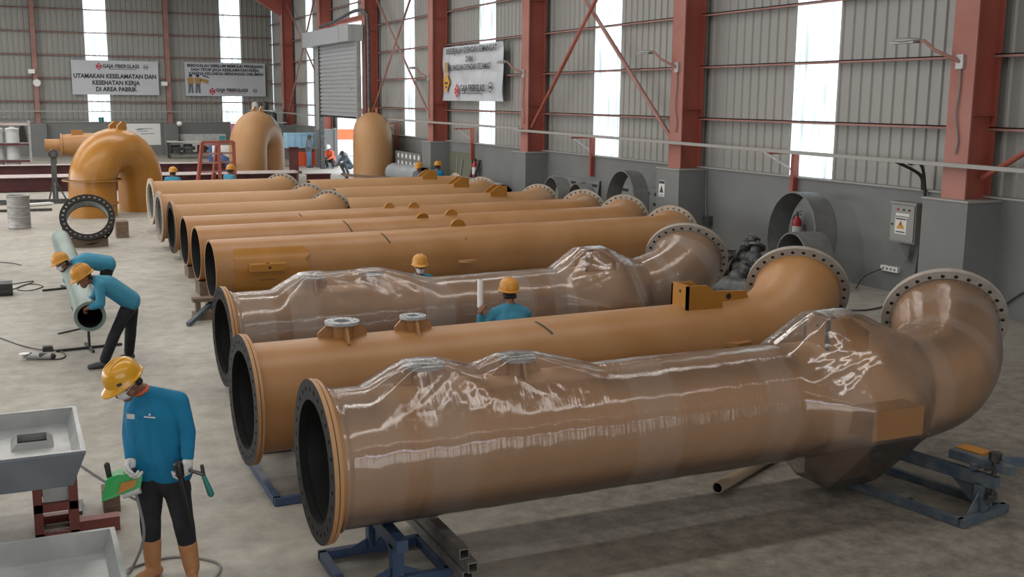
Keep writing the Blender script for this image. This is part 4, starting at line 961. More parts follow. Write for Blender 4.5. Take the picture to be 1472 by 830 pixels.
# ------------------------------------------------------------------ along the back wall
for k in range(3):
    for j in range(3):
        t = MB(); t.lathe([(.26, 0), (.28, .02), (.28, .62), (.26, .64), (.10, .66), (.10, .70), (0, .70)], 18)
        tag(t.build('plastic_container', M['crate_slat'], smooth=40, loc=(-1.25+k*.62, 52, .1+j*.72)), 'pale container in the rack, %s row, %s column' % (('bottom', 'middle', 'top')[j], ('first', 'second', 'third')[k]), 'container', 'pale containers in the steel rack')
t = empty('storage_rack', (-.6, 52, 0), 'steel rack with maroon rails holding pale containers, at the left edge', 'rack')
for x in (-1.0, 1.28):
    for y in (-.5, .5): b = MB(); b.beam((x, y, 0), (x, y, 2.5 if x > 0 else 2.9), .1, .1, upv=(1, 0, 0)); b.build('upright', M['steel_grey'], t, smooth=0)
for z in (.05, .78, 1.5, 2.35):
    b = MB(); b.beam((-1.0, -.5, z), (1.28, -.5, z), .05, .09); b.beam((-1.0, .5, z), (1.28, .5, z), .05, .09); b.build('shelf_rail', M['maroon'] if z < 2 else M['pale_top'], t, smooth=0)
    if z < 2: b = MB(); b.box((-.98, -.5, z), (1.26, .5, z+.04)); b.build('shelf', M['steel_grey'], t, smooth=0)
# reducer pipe lying on trestle
t = empty('reducer_pipe', (2.25, 51.5, 0), 'short orange reducer pipe with collars lying on a frame behind the maroon beams', 'pipe')
b = MB(); Q = Matrix.Rotation(PI/2, 3, 'Y'); b.lathe([(.27, 0), (.27, .62), (.5, .64), (.5, .70), (.46, .72), (.52, 1.4), (.52, 2.1), (.58, 2.3)], 32, 0, (-1.0, 0, 1.45), Q); b.build('body', M['orange'], t, smooth=35)
b = MB(); b.hollow((1.25, 0, 1.45), (1.42, -.05, 1.45), .66, .5, 36); b.build('end_flange', M['flange_black'], t)
b = MB(); b.lathe([(.5, 0), (.5, .02)], 32, 0, (1.41, 0, 1.45), Q); b.build('opening', M['dark_hole'], t)
b = MB(); b.box((.1, -.22, 1.85), (.55, .1, 2.1)); b.build('lug', M['orange_gloss'], t, smooth=0)
b = MB()
for x in (-.6, .7): b.beam((x, -.45, 0), (x, -.3, 1.0), .08, .08); b.beam((x, .45, 0), (x, .3, 1.0), .08, .08); b.beam((x, -.5, .98), (x, .5, .98), .08, .08)
b.build('cradle', M['scrap_light'], t, smooth=0)
def board(name, x0, x1, z0, z1, m, lab, y=YB-.152, cat='board'):
    b = MB(); b.box((x0, y, z0), (x1, y+.03, z1)); return tag(b.build(name, M[m], smooth=0), lab, cat)
o = board('whiteboard', 5.6, 8.35, .62, 1.93, 'white_paint', 'white board with scribbled lines on the back wall behind the large arch')
b = MB()
for z, x0, x1 in ((1.6, 7.0, 7.9), (1.55, 6.9, 7.3), (1.45, 7.0, 7.6), (1.3, 7.2, 8.0)): b.beam((x0, YB-.16, z), (x1, YB-.16, z+.03), .01, .025)
b.build('scribble', M['ink'], o, smooth=0)
board('panel', 2.9, 5.0, .5, 1.25, 'dirty_white', 'low dirty white panel against the back wall, left of the large arch', YB-.152)
board('panel', 9.4, 12.3, .1, 1.28, 'dirty_white', 'long dirty white panel against the back wall, right of the large arch', YB-.152)
o = board('pink_sheet', 12.62, 13.2, 1.1, 1.93, 'pink', 'pink sheet on the back wall beside the resin-patched arch', YB-.152, 'sheet')
board('paper_sheet', 13.2, 14.5, 1.1, 1.95, 'white_paint', 'white sheet next to the pink one on the back wall', YB-.152, 'sheet')
b = MB(); b.prism([(.2, YB-.2, .8), (.8, YB-.2, .8), (.65, YB-.2, 1.8), (.5, YB-.2, 2.0)], (0, .07, 0)); tag(b.build('tarp', M['black'], smooth=0), 'dark hanging tarp on the back wall above the rack', 'tarp')
b = MB(); b.cyl((4.95, YB-.1, 2.04), (4.95, YB-.1, 2.3), .16, 16); tag(b.build('bucket', M['teal']), 'small green bucket on the ledge in front of the left bright strip', 'bucket')
b = MB(); b.cyl((1.5, YB-.45, 4.3), (1.5, YB-.35, 4.3), .2, 24); o = tag(b.build('clock', M['white_paint']), 'round white clock on the red post of the back wall', 'clock')
b = MB(); b.hollow((1.5, YB-.47, 4.3), (1.5, YB-.35, 4.3), .23, .2, 24); b.build('rim', M['steel_grey'], o)
for x, z, lab in ((1.25, 4.95, 'small white floodlight on the red post above the round clock'), (8.65, 4.35, 'small white floodlight on the red post between the two banners')):
    t = empty('floodlight', (x, YB-.5, z), lab, 'floodlight', 'floodlights'); b = MB(); b.box((-.18, -.15, -.12), (.18, .0, .12)); b.build('lamp_body', M['white_paint'], t, smooth=0)
    b = MB(); b.box((-.02, 0, -.03), (.02, .12, .03)); b.build('bracket', M['scrap'], t, smooth=0)
# work bench with clutter
t = empty('work_bench', (9.6, 66.5, 0), 'dark work bench with machine parts behind the maroon beams, right of the large arch', 'bench')
b = MB(); b.box((-1.4, -.5, .95), (1.5, .5, 1.02)); b.build('top', M['dirty_white'], t, smooth=0)
for x in (-1.3, 1.4):
    for y in (-.4, .4): b = MB(); b.beam((x, y, 0), (x, y, .95), .08, .08, upv=(1, 0, 0)); b.build('leg', M['scrap'], t, smooth=0)
b = MB(); b.box((-1.3, -.4, .3), (1.4, .4, .36)); b.build('lower_shelf', M['scrap'], t, smooth=0)
for k, (x, s, m, lab) in enumerate(((8.6, .3, 'scrap', 'dark motor on the lower shelf of the work bench, first from the arch'), (9.3, .34, 'scrap_light', 'grey gearbox on the lower shelf of the work bench'), (10.1, .3, 'scrap', 'dark pump on the lower shelf of the work bench'))):
    b = MB(); b.cyl((x-.2, 66.4, .36+s*.7), (x+.3, 66.4, .36+s*.7), s*.7, 16); b.box((x-.15, 66.2, .36), (x+.25, 66.6, .5)); b.cyl((x+.3, 66.4, .36+s*.7), (x+.45, 66.4, .36+s*.7), s*.3, 12); tag(b.build('machine_part', M[m]), lab, 'machine')
t = empty('pillar_drill', (8.95, 66.6, 1.02), 'small pillar drill on the work bench', 'drill')
b = MB(); b.box((-.15, -.2, 0), (.15, .2, .05)); b.cyl((0, .1, .05), (0, .1, 1.1), .04, 10); b.build('column', M['scrap'], t)
b = MB(); b.ball((0, -.05, 1.0), (.16, .3, .15)); b.build('head', M['white_paint'], t)
t = empty('water_tank', (9.3, 53.5, 0), 'round blue tank draped with a white sheet behind the maroon beams', 'tank')
b = MB(); b.lathe([(.78, 0), (.8, .05), (.8, 1.3), (.76, 1.35), (0, 1.36)], 36); b.build('tank_body', M['blue_drum'], t, smooth=40)
b = MB(); b.lathe([(.81, .1), (.815, 1.25)], 12); 
b = MB(); vs = []; fs = []; n = 20
for i in range(n+1):
    a = -2.6+3.0*i/n; dr = .35+.35*abs(math.sin(a*1.7+.4)); vs += [(0, 0, 1.385), (.55*math.cos(a), .55*math.sin(a), 1.39), (.83*math.cos(a), .83*math.sin(a), 1.36), (.84*math.cos(a), .84*math.sin(a), 1.36-dr)]
for i in range(n):
    for j in range(3): fs.append((4*i+j, 4*i+j+1, 4*i+j+5, 4*i+j+4))
b = MB(); b.add(vs, fs); o = b.build('white_sheet', M['white_paint'], smooth=50, loc=(9.3, 53.5, 0)); tag(o, 'white sheet draped over the round blue tank', 'sheet')
o.modifiers.new('thickness', 'SOLIDIFY').thickness = .01
b = MB(); b.box((9.0, 53.3, 1.39), (9.25, 53.5, 1.75)); tag(b.build('tin', M['teal'], smooth=0), 'green tin on the draped blue tank', 'tin')
b = MB(); b.box((10.6, 55.2, 0), (11.5, 56.1, 1.45)); b.box((10.58, 55.18, .7), (11.52, 56.12, .74)); tag(b.build('storage_box', M['pale_blue'], smooth=0), 'pale blue storage box seen through the rungs of the red ladder', 'box')
# around the doorway
for k, (x0, y0, z0, x1, y1, z1, m, nm, lab, cat) in enumerate((
    (13.15, 57.4, .95, 14.9, 58.2, 1.74, 'pale_blue', 'storage_bin', 'pale blue bin panel left of the doorway, above the orange crate', 'bin'),
    (13.55, 57.4, .0, 14.7, 58.2, .74, 'crate_orange', 'crate', 'orange crate on the floor left of the doorway, behind the standing man', 'crate'),
    (12.2, 57.4, .0, 12.9, 58.2, .9, 'maroon', 'crate', 'dark maroon crate left of the orange one', 'crate'))):
    b = MB(); b.box((x0, y0, z0), (x1, y1, z1)); n_ = 5
    for i in range(n_+1):
        xx = x0+(x1-x0-.06)*i/n_; b.box((xx, y0-.04, z0), (xx+.06, y0, z1))
    b.box((x0-.02, y0-.05, z1-.08), (x1+.02, y0, z1)); tag(b.build(nm, M[m], smooth=0), lab, cat)
b = MB(); b.box((13.3, 57.5, .74), (14.8, 58.1, .95)); tag(b.build('pallet', M['wood'], smooth=0), 'pallet boards between the orange crate and the blue bin', 'pallet')
t = empty('corner_shelf', (13.6, 64.5, 2.1), 'cluttered wall shelf in the corner left of the shutter', 'shelf')
b = MB(); b.box((-.9, -.4, 0), (1.1, .4, .06)); b.build('board', M['dirty_white'], t, smooth=0); b = MB(); b.box((-.9, -.4, .7), (.5, .4, .76)); b.build('board', M['dirty_white'], t, smooth=0)
for x in (-.85, 1.05): b = MB(); b.beam((x, 0, -2.1), (x, 0, .8), .08, .08, upv=(1, 0, 0)); b.build('upright', M['scrap'], t, smooth=0)
for k, (x, z, s, m) in enumerate(((12.95, 2.16, .22, 'scrap'), (13.45, 2.16, .27, 'scrap_light'), (13.95, 2.16, .25, 'scrap'), (12.95, 2.86, .2, 'dirty_white'), (13.5, 2.86, .22, 'scrap'))):
    b = MB(); b.cyl((x, 64.4, z), (x, 64.4, z+s*2), s, 14); b.cyl((x, 64.4, z+s*2), (x, 64.4, z+s*2.3), s*.6, 14); tag(b.build('canister', M[m]), '%s canister on the %s board of the corner wall shelf, place %d from the arch' % ({'scrap': 'dark', 'scrap_light': 'grey', 'dirty_white': 'pale'}[m], 'upper' if z > 2.5 else 'lower', k % 3+1), 'canister', 'canisters on the corner shelf')
# ------------------------------------------------------------------ right wall: rings, grates, scrap
def ring(lab, x, y, z, R, w=.45, tilt=0.0, rz=0.0):
    b = MB(); b.hollow((-w/2, 0, 0), (w/2, 0, 0), R, R-.035, 56); o = b.build('duct_ring', M['wall_ring'], smooth=40, loc=(x, y, z)); o.rotation_euler = (0, tilt, rz)
    return tag(o, lab, 'ring', 'grey rings along the right wall')
ring('largest grey ring, standing against the wall around the fire extinguisher', 14.5, 17.55, .91, .90, .5, .06, -.12)
ring('small grey ring standing inside the opening of the largest ring', 13.95, 16.75, .56, .55, .6, .0, -.10)
ring('large grey ring leaning beside the pedestal with the warning notice', 14.4, 24.35, .92, .90, .42, .05, -.10)
ring('small grey ring nested low inside the large ring beside the pedestal with the notice', 14.0, 23.9, .5, .49, .35, .0, -.1)
ring('medium grey ring farthest from the pedestal, in front of the slotted plate', 14.35, 28.3, .70, .69, .4, .05, -.1)
ring('medium grey ring standing between the other medium ring and the large one', 14.35, 26.75, .66, .65, .4, .05, -.1)
def slotted(lab, y0, y1, z1, rows, x=15.2):
    t = empty('slotted_plate', (x, (y0+y1)/2, 0), lab, 'slotted plate', 'slotted plates against the right wall'); h = (y1-y0)/2
    b = MB(); b.prism([(-.12, -h, 0), (-.12, h, 0), (0.02, h, z1), (.02, -h, z1)], (.03, 0, 0)); b.build('plate', M['dado'], t, smooth=0)
    for r in range(rows):
        for k in range(5):
            z = z1-.16-.26*r; y = -h+.25+(2*h-.5)*k/4; xx = -.12+.14*z/z1
            s = MB(); s.box((xx-.004, y-.16, z-.045), (xx+.004, y+.16, z+.045)); s.build('slot', M['dark_hole'], t, smooth=0)
slotted('slotted grey plate leaning on the wall behind the two medium rings', 27.3, 30.4, 1.32, 4)
slotted('slotted grey plate leaning on the wall behind the large ring by the notice', 23.9, 26.6, 1.34, 4)
t = empty('punched_plate', (14.55, 42.1, 0), 'grey plate with two rows of bright round holes, beside the tan end-on arch', 'punched plate')
b = MB(); b.box((0, -1.6, .0), (.04, 1.6, 1.45)); b.build('plate', M['dado'], t, smooth=0)
for r in range(2):
    for k in range(6):
        b = MB(); b.cyl((-.006, -1.35+.5*k, 1.28-.3*r), (.0, -1.35+.5*k, 1.28-.3*r), .1, 14); b.build('hole', M['white_paint'], t)  # white discs paint in the light showing through the holes
b = MB(); b.box((15.22, 36.9, 0), (15.27, 39.15, 1.62)); o = tag(b.build('plywood_sheet', mat('olive_board', (.12, .125, .085), .7), smooth=0), 'olive sheet leaning on the wall behind the far blue-shirted workers', 'sheet')
b = MB(); b.beam((15.2, 38.5, 0), (15.2, 38.2, 1.5), .04, .04); b.beam((15.19, 38.2, 0), (15.19, 37.7, 1.4), .04, .04); b.build('pale_strip', M['cap'], o, smooth=0)
b = MB(); b.hollow((14.1, 38.9, .7), (14.1, 42.5, .62), .38, .33, 32, 0, 1); b.box((13.85, 39.6, 0), (14.35, 39.8, .35)); b.box((13.85, 41.6, 0), (14.35, 41.8, .3)); tag(b.build('grey_duct', [M['grey_pipe'], M['dark_hole']], smooth=40), 'pale grey duct lying behind the amber helmet, right of the end-on arch', 'duct')
b = MB(); b.hollow((14.2, 31.8, .52), (14.2, 35.5, .52), .42, .38, 36, 0, 1); b.box((13.9, 32.6, 0), (14.5, 32.8, .14)); b.box((13.9, 34.4, 0), (14.5, 34.6, .14)); tag(b.build('grey_duct', [M['grey_pipe'], M['dark_hole']], smooth=40), 'grey duct lying along the wall beside the third pedestal', 'duct')
for k, (y, dy, lab) in enumerate(((36.7, -.25, 'dark bar leaning on the wall left of the far extinguisher'), (36.2, -.1, 'dark bar leaning on the wall just behind the far extinguisher'))):
    b = MB(); b.cyl((14.8, y, 0), (15.2, y+dy, 1.45), .05, 8); tag(b.build('leaning_bar', M['cable']), lab, 'bar')
# greasy machine parts heaped between the outlets of the near pipes
random.seed(3)
def casting(x, y, z, s, lab, m, kind):
    t = empty('machine_part', (x, y, 0), lab, 'machine part', 'scrap machine parts by the wall', random.uniform(0, 3)); b = MB()
    if kind == 0:
        b.hollow((-s, 0, z), (s, 0, z), s*.42, s*.3, 20); b.build('housing', M[m], t)
        for e in (-s, s): f = MB(); flange(f, (e, 0, z), (1 if e > 0 else -1, 0, 0), s*.62, s*.3, s*.12, 8, s*.05, 0, 0, 1); f.build('flange', [M[m], M['dark_hole']], t)
    elif kind == 1:
        b.ball((0, 0, z), (s*.7, s*.6, s*.62)); b.cyl((0, 0, z), (.25*s, -.45*s, z+s*.75), s*.32, 14); b.cyl((0, 0, z), (s*1.0, 0, z+.1*s), s*.36, 14); b.cyl((0, 0, z), (-s*.8, .2*s, z-.1*s), s*.3, 14); b.build('body', M[m], t)
        b = MB(); b.hollow((.25*s, -.45*s, z+s*.72), (.29*s, -.52*s, z+s*.85), s*.55, s*.25, 18); b.hollow((s*.9, 0, z+.1*s), (s*1.05, 0, z+.1*s), s*.55, s*.25, 18); b.build('flange', M[m], t)
    else:
        b.box((-s*.8, -s*.35, z-s*.3), (s*.8, s*.35, z+s*.3)); b.build('block', M[m], t, smooth=0)
        for k in range(5): b = MB(); b.cyl((-s*.6+s*.3*k, 0, z+s*.3), (-s*.6+s*.3*k, 0, z+s*.55), s*.1, 8); b.build('bolt', M['scrap'], t)
    if z-s*.6 > .05:
        b = MB(); b.box((-s*.5, -s*.3, 0), (s*.5, s*.3, z-s*.25)); b.build('base', M['scrap'], t, smooth=0)
for x, y, z, s, lab, m, kind in ((13.9, 18.5, .60, .26, 'rusty grey casting with an upright flange, topmost of the scrap heap', 'scrap_light', 1), (13.6, 17.9, .40, .34, 'dull grey valve body in the middle of the scrap heap', 'scrap_light', 1),
        (13.9, 17.3, .50, .33, 'dark bolted block behind the second pipe outlet', 'scrap', 2), (13.5, 16.6, .46, .34, 'dark flanged housing left of the small nested ring', 'scrap', 0), (13.2, 17.5, .28, .36, 'greasy flanged housing low in front of the scrap heap', 'scrap', 0),
        (13.1, 18.3, .11, .36, 'greasy block at the foot of the scrap heap', 'scrap', 2), (12.6, 17.0, .22, .33, 'dull casting on the floor between the two rear outlets', 'scrap_light', 1), (14.3, 19.3, .25, .36, 'dark housing at the back of the scrap heap', 'scrap', 0),
        (12.9, 16.3, .095, .3, 'flat greasy block nearest the second pipe outlet', 'scrap', 2), (14.5, 20.3, .095, .3, 'dark block on the floor by the second pedestal', 'scrap', 2)):
    casting(x, y, z, s, lab, m, kind)
b = MB(); b.hollow((12.4, 15.4, .2), (11.2, 17.6, .2), .2, .17, 24, 0, 1); tag(b.build('grey_tube', [M['scrap_light'], M['dark_hole']]), 'grey-green tube lying on the floor between the second and third outlets', 'tube')
b = MB(); b.tube(catmull([(11.0, 13.9, .02), (11.6, 14.6, .02), (12.6, 14.9, .02), (13.4, 14.4, .02), (14.8, 14.9, .02)], 6), .015, 6); tag(b.build('floor_cable', M['cable'], smooth=40), 'black cable on the floor behind the second pipe outlet', 'cable')

# ------------------------------------------------------------------ foreground left: trays on a red frame
def tray(lab, x0, x1, y0, y1, z, depth, hole, inner=.12):
    t = empty('moulded_tray', ((x0+x1)/2, (y0+y1)/2, 0), lab, 'tray', 'grey moulded trays'); cx, cy = (x0+x1)/2, (y0+y1)/2
    hx, hy = (x1-x0)/2, (y1-y0)/2; zb = z-depth; zf = z-inner
    def loop(ix, iy, zz): return [Vector((sx*(hx-ix), sy*(hy-iy), zz)) for sx, sy in ((-1, -1), (1, -1), (1, 1), (-1, 1))]
    b = MB()
    L_ = [loop(.10, .10, zb), loop(.0, .0, z-.02), loop(.0, .0, z), loop(.035, .035, z), loop(.09, .09, zf)]
    b.rings(L_[:3], 1, False, False); b.rings(L_[2:], 0, False, False)
    # floor of the tray with an open rectangular drain
    hx0, hx1, hy0, hy1 = hole[0]-cx, hole[1]-cx, hole[2]-cy, hole[3]-cy; P = loop(.09, .09, zf); Hh = [Vector((hx0, hy0, zf)), Vector((hx1, hy0, zf)), Vector((hx1, hy1, zf)), Vector((hx0, hy1, zf))]
    e = .05; R_ = [h+Vector((-e if i in (0, 3) else e, -e if i < 2 else e, 0)) for i, h in enumerate(Hh)]; R2 = [p+Vector((0, 0, .05)) for p in Hh]
    b.add(P+R_+R2+[p-Vector((0, 0, .08)) for p in R2], [(i, (i+1) % 4, 4+(i+1) % 4, 4+i) for i in range(4)]+[(4+i, 4+(i+1) % 4, 8+(i+1) % 4, 8+i) for i in range(4)]+[(8+i, 8+(i+1) % 4, 12+(i+1) % 4, 12+i) for i in range(4)], 0)
    b.add([p+Vector((0, 0, -.002)) for p in loop(.10, .10, zb)], [(0, 1, 2, 3)], 1)
    b.build('shell', [M['tray_grey'], M['tray_side']], t, smooth=0)
    d = MB(); d.box((hx0+.002, hy0+.002, zf-.02), (hx1-.002, hy1-.002, zf-.01)); d.build('drain_opening', M['dark_hole'], t, smooth=0)
    return t
tray('pale grey moulded tray with a dark drain, set higher on the red box frame', -1.5, .36, 8.60, 9.93, .92, .30, (-.12, .10, 9.22, 9.46))
tray('pale grey moulded tray in the lower left corner, in front of the red box frame', -1.5, .50, 6.62, 8.02, .50, .24, (-.02, .23, 6.95, 7.25))
t = empty('box_frame', (.12, 9.38, 0), 'red steel box frame carrying the higher grey tray', 'frame')
b = MB()
for x in (-.12, .15):
    for y in (-.2, .2): b.beam((x, y, 0), (x, y, .62), .07, .07, upv=(1, 0, 0))
for z in (.05, .30, .585):
    for y in (-.2, .2): b.beam((-.15, y, z), (.18, y, z), .07, .07)
    for x in (-.12, .15): b.beam((x, -.2, z), (x, .2, z), .07, .07)
b.build('frame', M['red_steel'], t, smooth=0)
b = MB(); b.box((-.08, -.19, .33), (.12, -.18, .5)); b.build('white_panel', M['dirty_white'], t, smooth=0)
b = MB(); b.beam((.15, -.1, .06), (.50, -.1, .06), .12, .12); b.build('cross_beam', M['red_steel'], t, smooth=0)
for x, y in ((-1.2, 8.9), (-1.2, 9.6), (-.5, 9.5)): block(x, y, .2, .2, .62, 'red support block under the higher grey tray, %s' % {8.9: 'front outer corner', 9.6: 'rear outer corner', 9.5: 'rear middle'}[y], 'red_steel')
for x, y in ((-.9, 7.0), (.1, 7.6)): block(x, y, .3, .3, .26, 'red support block under the lower grey tray, %s' % ('outer end' if x < 0 else 'near the worker'), 'red_steel')
b = MB(); b.box((-.08, -.1, 0), (.06, .1, .2)); o = b.build('wooden_block', M['wood'], smooth=0, loc=(.60, 9.75, 0)); tag(o, 'small wooden block on the floor below the green hand tool', 'block')
b = MB(); b.beam((.33, 9.7, .02), (.35, 10.0, .02), .04, .03); tag(b.build('offcut', M['scrap_light'], smooth=0), 'grey offcut on the floor beside the small wooden block', 'offcut')
b = MB(); b.tube(catmull([(.36, 9.3, .86), (.5, 9.35, .72), (.62, 9.3, .6), (.72, 9.2, .5)], 6)+[Vector((.72, 9.2, .5))], .008, 6)
# cables on the floor
def cable(pts, lab, r=.009, m='cable'):
    b = MB(); b.tube(catmull(pts, 8), r, 6); return tag(b.build('floor_cable', M[m], smooth=40), lab, 'cable')
cable([(.36, 11.2, .01), (.55, 10.6, .01), (.80, 9.9, .01), (1.0, 9.6, .01)], 'thin black cable running from the grey tray towards the standing worker')
cable([(-1.2, 19.0, .01), (-.5, 17.9, .01), (-.1, 17.0, .01), (.18, 16.5, .02), (.42, 16.35, .02), (.48, 16.0, .01), (.36, 15.85, .01), (.16, 16.1, .01), (.12, 15.95, .02)], 'black cable looping to the small grinder on the floor')
cable([(-.6, 21.3, .01), (-.2, 22.0, .01), (.1, 22.6, .01), (.35, 22.2, .01), (.1, 21.8, .01), (-.1, 22.1, .01), (.2, 22.9, .01), (-.3, 22.6, .01)], 'tangled black cable on the floor near the left edge, below the drum')
cable([(.66, 8.06, .74), (.70, 8.02, .4), (.6, 8.1, .1), (.62, 8.35, .02), (.95, 8.45, .01), (1.25, 8.2, .01), (1.15, 7.9, .01), (.85, 7.8, .01), (.65, 8.0, .01), (.8, 8.4, .01)], 'grey cable coiling around the standing worker\'s boots', .011, 'cable_grey')
cable([(-.6, 26.0, .01), (-.2, 25.6, .01), (.0, 25.2, .01)], 'short black cable at the left edge above the tangled one')
b = MB(); b.box((-.45, 21.4, 0), (-.17, 21.8, .22)); b.box((-.45, 21.35, .06), (-.17, 21.4, .12)); tag(b.build('welding_box', M['cable'], smooth=0), 'small dark box at the left edge beside the tangled cable', 'box')
# angle grinder on the floor
t = empty('angle_grinder', (.12, 15.95, 0), 'small angle grinder with a pale body lying on the floor in a loop of cable', 'grinder')
b = MB(); b.cone((-.12, .05, .045), .035, (.16, -.04, .045), .045, 14); b.build('motor_body', M['steel_grey'], t)
b = MB(); b.cone((.05, 0, .05), .046, (.2, -.05, .045), .04, 14); b.build('grip', M['cable'], t)
b = MB(); b.cyl((-.15, .06, .03), (-.15, .06, .08), .04, 14); b.build('gear_head', M['steel_grey'], t)
b = MB(); b.cyl((-.16, .07, .085), (-.16, .07, .092), .07, 22); b.build('disc', M['white_paint'], t)
b = MB(); b.cone((-.15, .08, .05), .014, (-.08, .22, .05), .018, 10); b.build('side_handle', M['teal'], t)
b = MB(); b.box((.2, 16.42, 0), (.34, 16.56, .06)); b.box((.22, 16.44, .06), (.32, 16.54, .07)); tag(b.build('cable_socket', M['cable'], smooth=0), 'dark cable socket on the floor above the grinder', 'socket')
# T stands with the greenish pipe
def tstand(lab, x, y, h, rz):
    t = empty('pipe_jack', (x, y, 0), lab, 'pipe stand', 'thin pipe jacks', rz)
    b = MB(); b.beam((-.45, 0, .02), (.45, 0, .02), .035, .035); b.beam((0, -.3, .02), (0, .3, .02), .035, .035); b.build('feet', M['cable'], t, smooth=0)
    b = MB(); b.cyl((0, 0, .03), (0, 0, h), .02, 10); b.build('stem', M['cable'], t)
    b = MB(); b.beam((-.16, 0, h), (.16, 0, h), .05, .03); b.beam((-.16, 0, h), (-.2, 0, h+.1), .05, .03); b.beam((.16, 0, h), (.2, 0, h+.1), .05, .03); b.build('cradle', M['cable'], t, smooth=0)
tstand('thin black pipe jack under the near end of the greenish pipe', .82, 16.4, .535, .12); tstand('thin black pipe jack under the far end of the greenish pipe', .76, 21.8, .535, .3)
t = empty('grp_pipe', (.78, 15.0, .74), 'greenish slim pipe held on thin jacks by the two bending workers', 'pipe')
b = MB(); b.hollow((0, 0, 0), (-.02, 8.6, 0), .175, .155, 36, 0, 1, 0); b.build('body', [M['green_pipe'], M['dark_hole']], t, smooth=40)
b = MB(); b.hollow((0, -.01, 0), (0, .18, 0), .20, .17, 36, 0, 1, 0); b.hollow((0, .18, 0), (0, .22, 0), .187, .17, 36); b.build('socket_end', [M['green_pipe'], M['dark_hole']], t, smooth=40)
# loose strip seen beside the far end
b = MB(); b.beam((.45, 17.6, .01), (.95, 18.0, .01), .03, .02); tag(b.build('steel_strip', M['cable'], smooth=0), 'thin dark strip on the floor between the bending workers and the grinder', 'strip')
# ------------------------------------------------------------------ people
def basis(f, upv):
    f = Vector(f).normalized(); u = Vector(upv); u = (u-f*u.dot(f)).normalized(); s = f.cross(u)
    return Matrix((s, f, u)).transposed()      # local x = the person's right, y = forward, z = up
def blob(bm, name, mtl, parent, voxel, smooth=6):
    o = bm.build(name, mtl, parent, smooth=0)
    r = o.modifiers.new('remesh', 'REMESH'); r.mode = 'VOXEL'; r.voxel_size = voxel; r.use_smooth_shade = True
    if smooth: s = o.modifiers.new('smooth', 'SMOOTH'); s.iterations = smooth; s.factor = .5
    return o
def hand_shape(b, wr, tip, out, thumb, grip=None, sc=1.0):
    """palm, four unequal curled fingers and a thumb; tip = where the knuckles point, out = back of the hand, thumb = thumb side"""
    wr, d = Vector(wr), (Vector(tip)-Vector(wr)).normalized(); n = Vector(out); n = (n-d*n.dot(d)).normalized(); s = Vector(thumb); s = (s-d*s.dot(d)-n*s.dot(n)).normalized()
    b.cone(wr, .030*sc, wr+d*.03*sc, .033*sc)
    for k in range(4):
        o = (.030-.020*k)*sc; kn = wr+d*(.085-.006*abs(k-1))*sc+s*o
        b.cone(wr+d*.025*sc+s*o*.7, .022*sc, kn, .0155*sc)
        L = (.043, .048, .045, .036)[k]*sc; a, e = (.9, 1.9) if grip else (.35, .8)
        p1 = kn+(d*math.cos(a)-n*math.sin(a))*L; p2 = p1+(d*math.cos(e)-n*math.sin(e))*L*.75; e2 = e+.7
        p3 = p2+(d*math.cos(e2)-n*math.sin(e2))*L*.5
        b.cone(kn, .0115*sc, p1, .0102*sc, 10); b.cone(p1, .0102*sc, p2, .0095*sc, 10); b.cone(p2, .0095*sc, p3, .0085*sc, 10)
    t0 = wr+d*.02*sc+s*.028*sc; t1 = wr+d*.05*sc+s*.055*sc-n*.012*sc; t2 = t1+(d*.8-n*.6 if grip else d).normalized()*.032*sc; t3 = t2+(d*.6-n*.8-s*.3 if grip else d).normalized()*.026*sc
    b.cone(t0, .019*sc, t1, .014*sc, 10); b.cone(t1, .014*sc, t2, .0115*sc, 10); b.cone(t2, .0115*sc, t3, .0095*sc, 10)
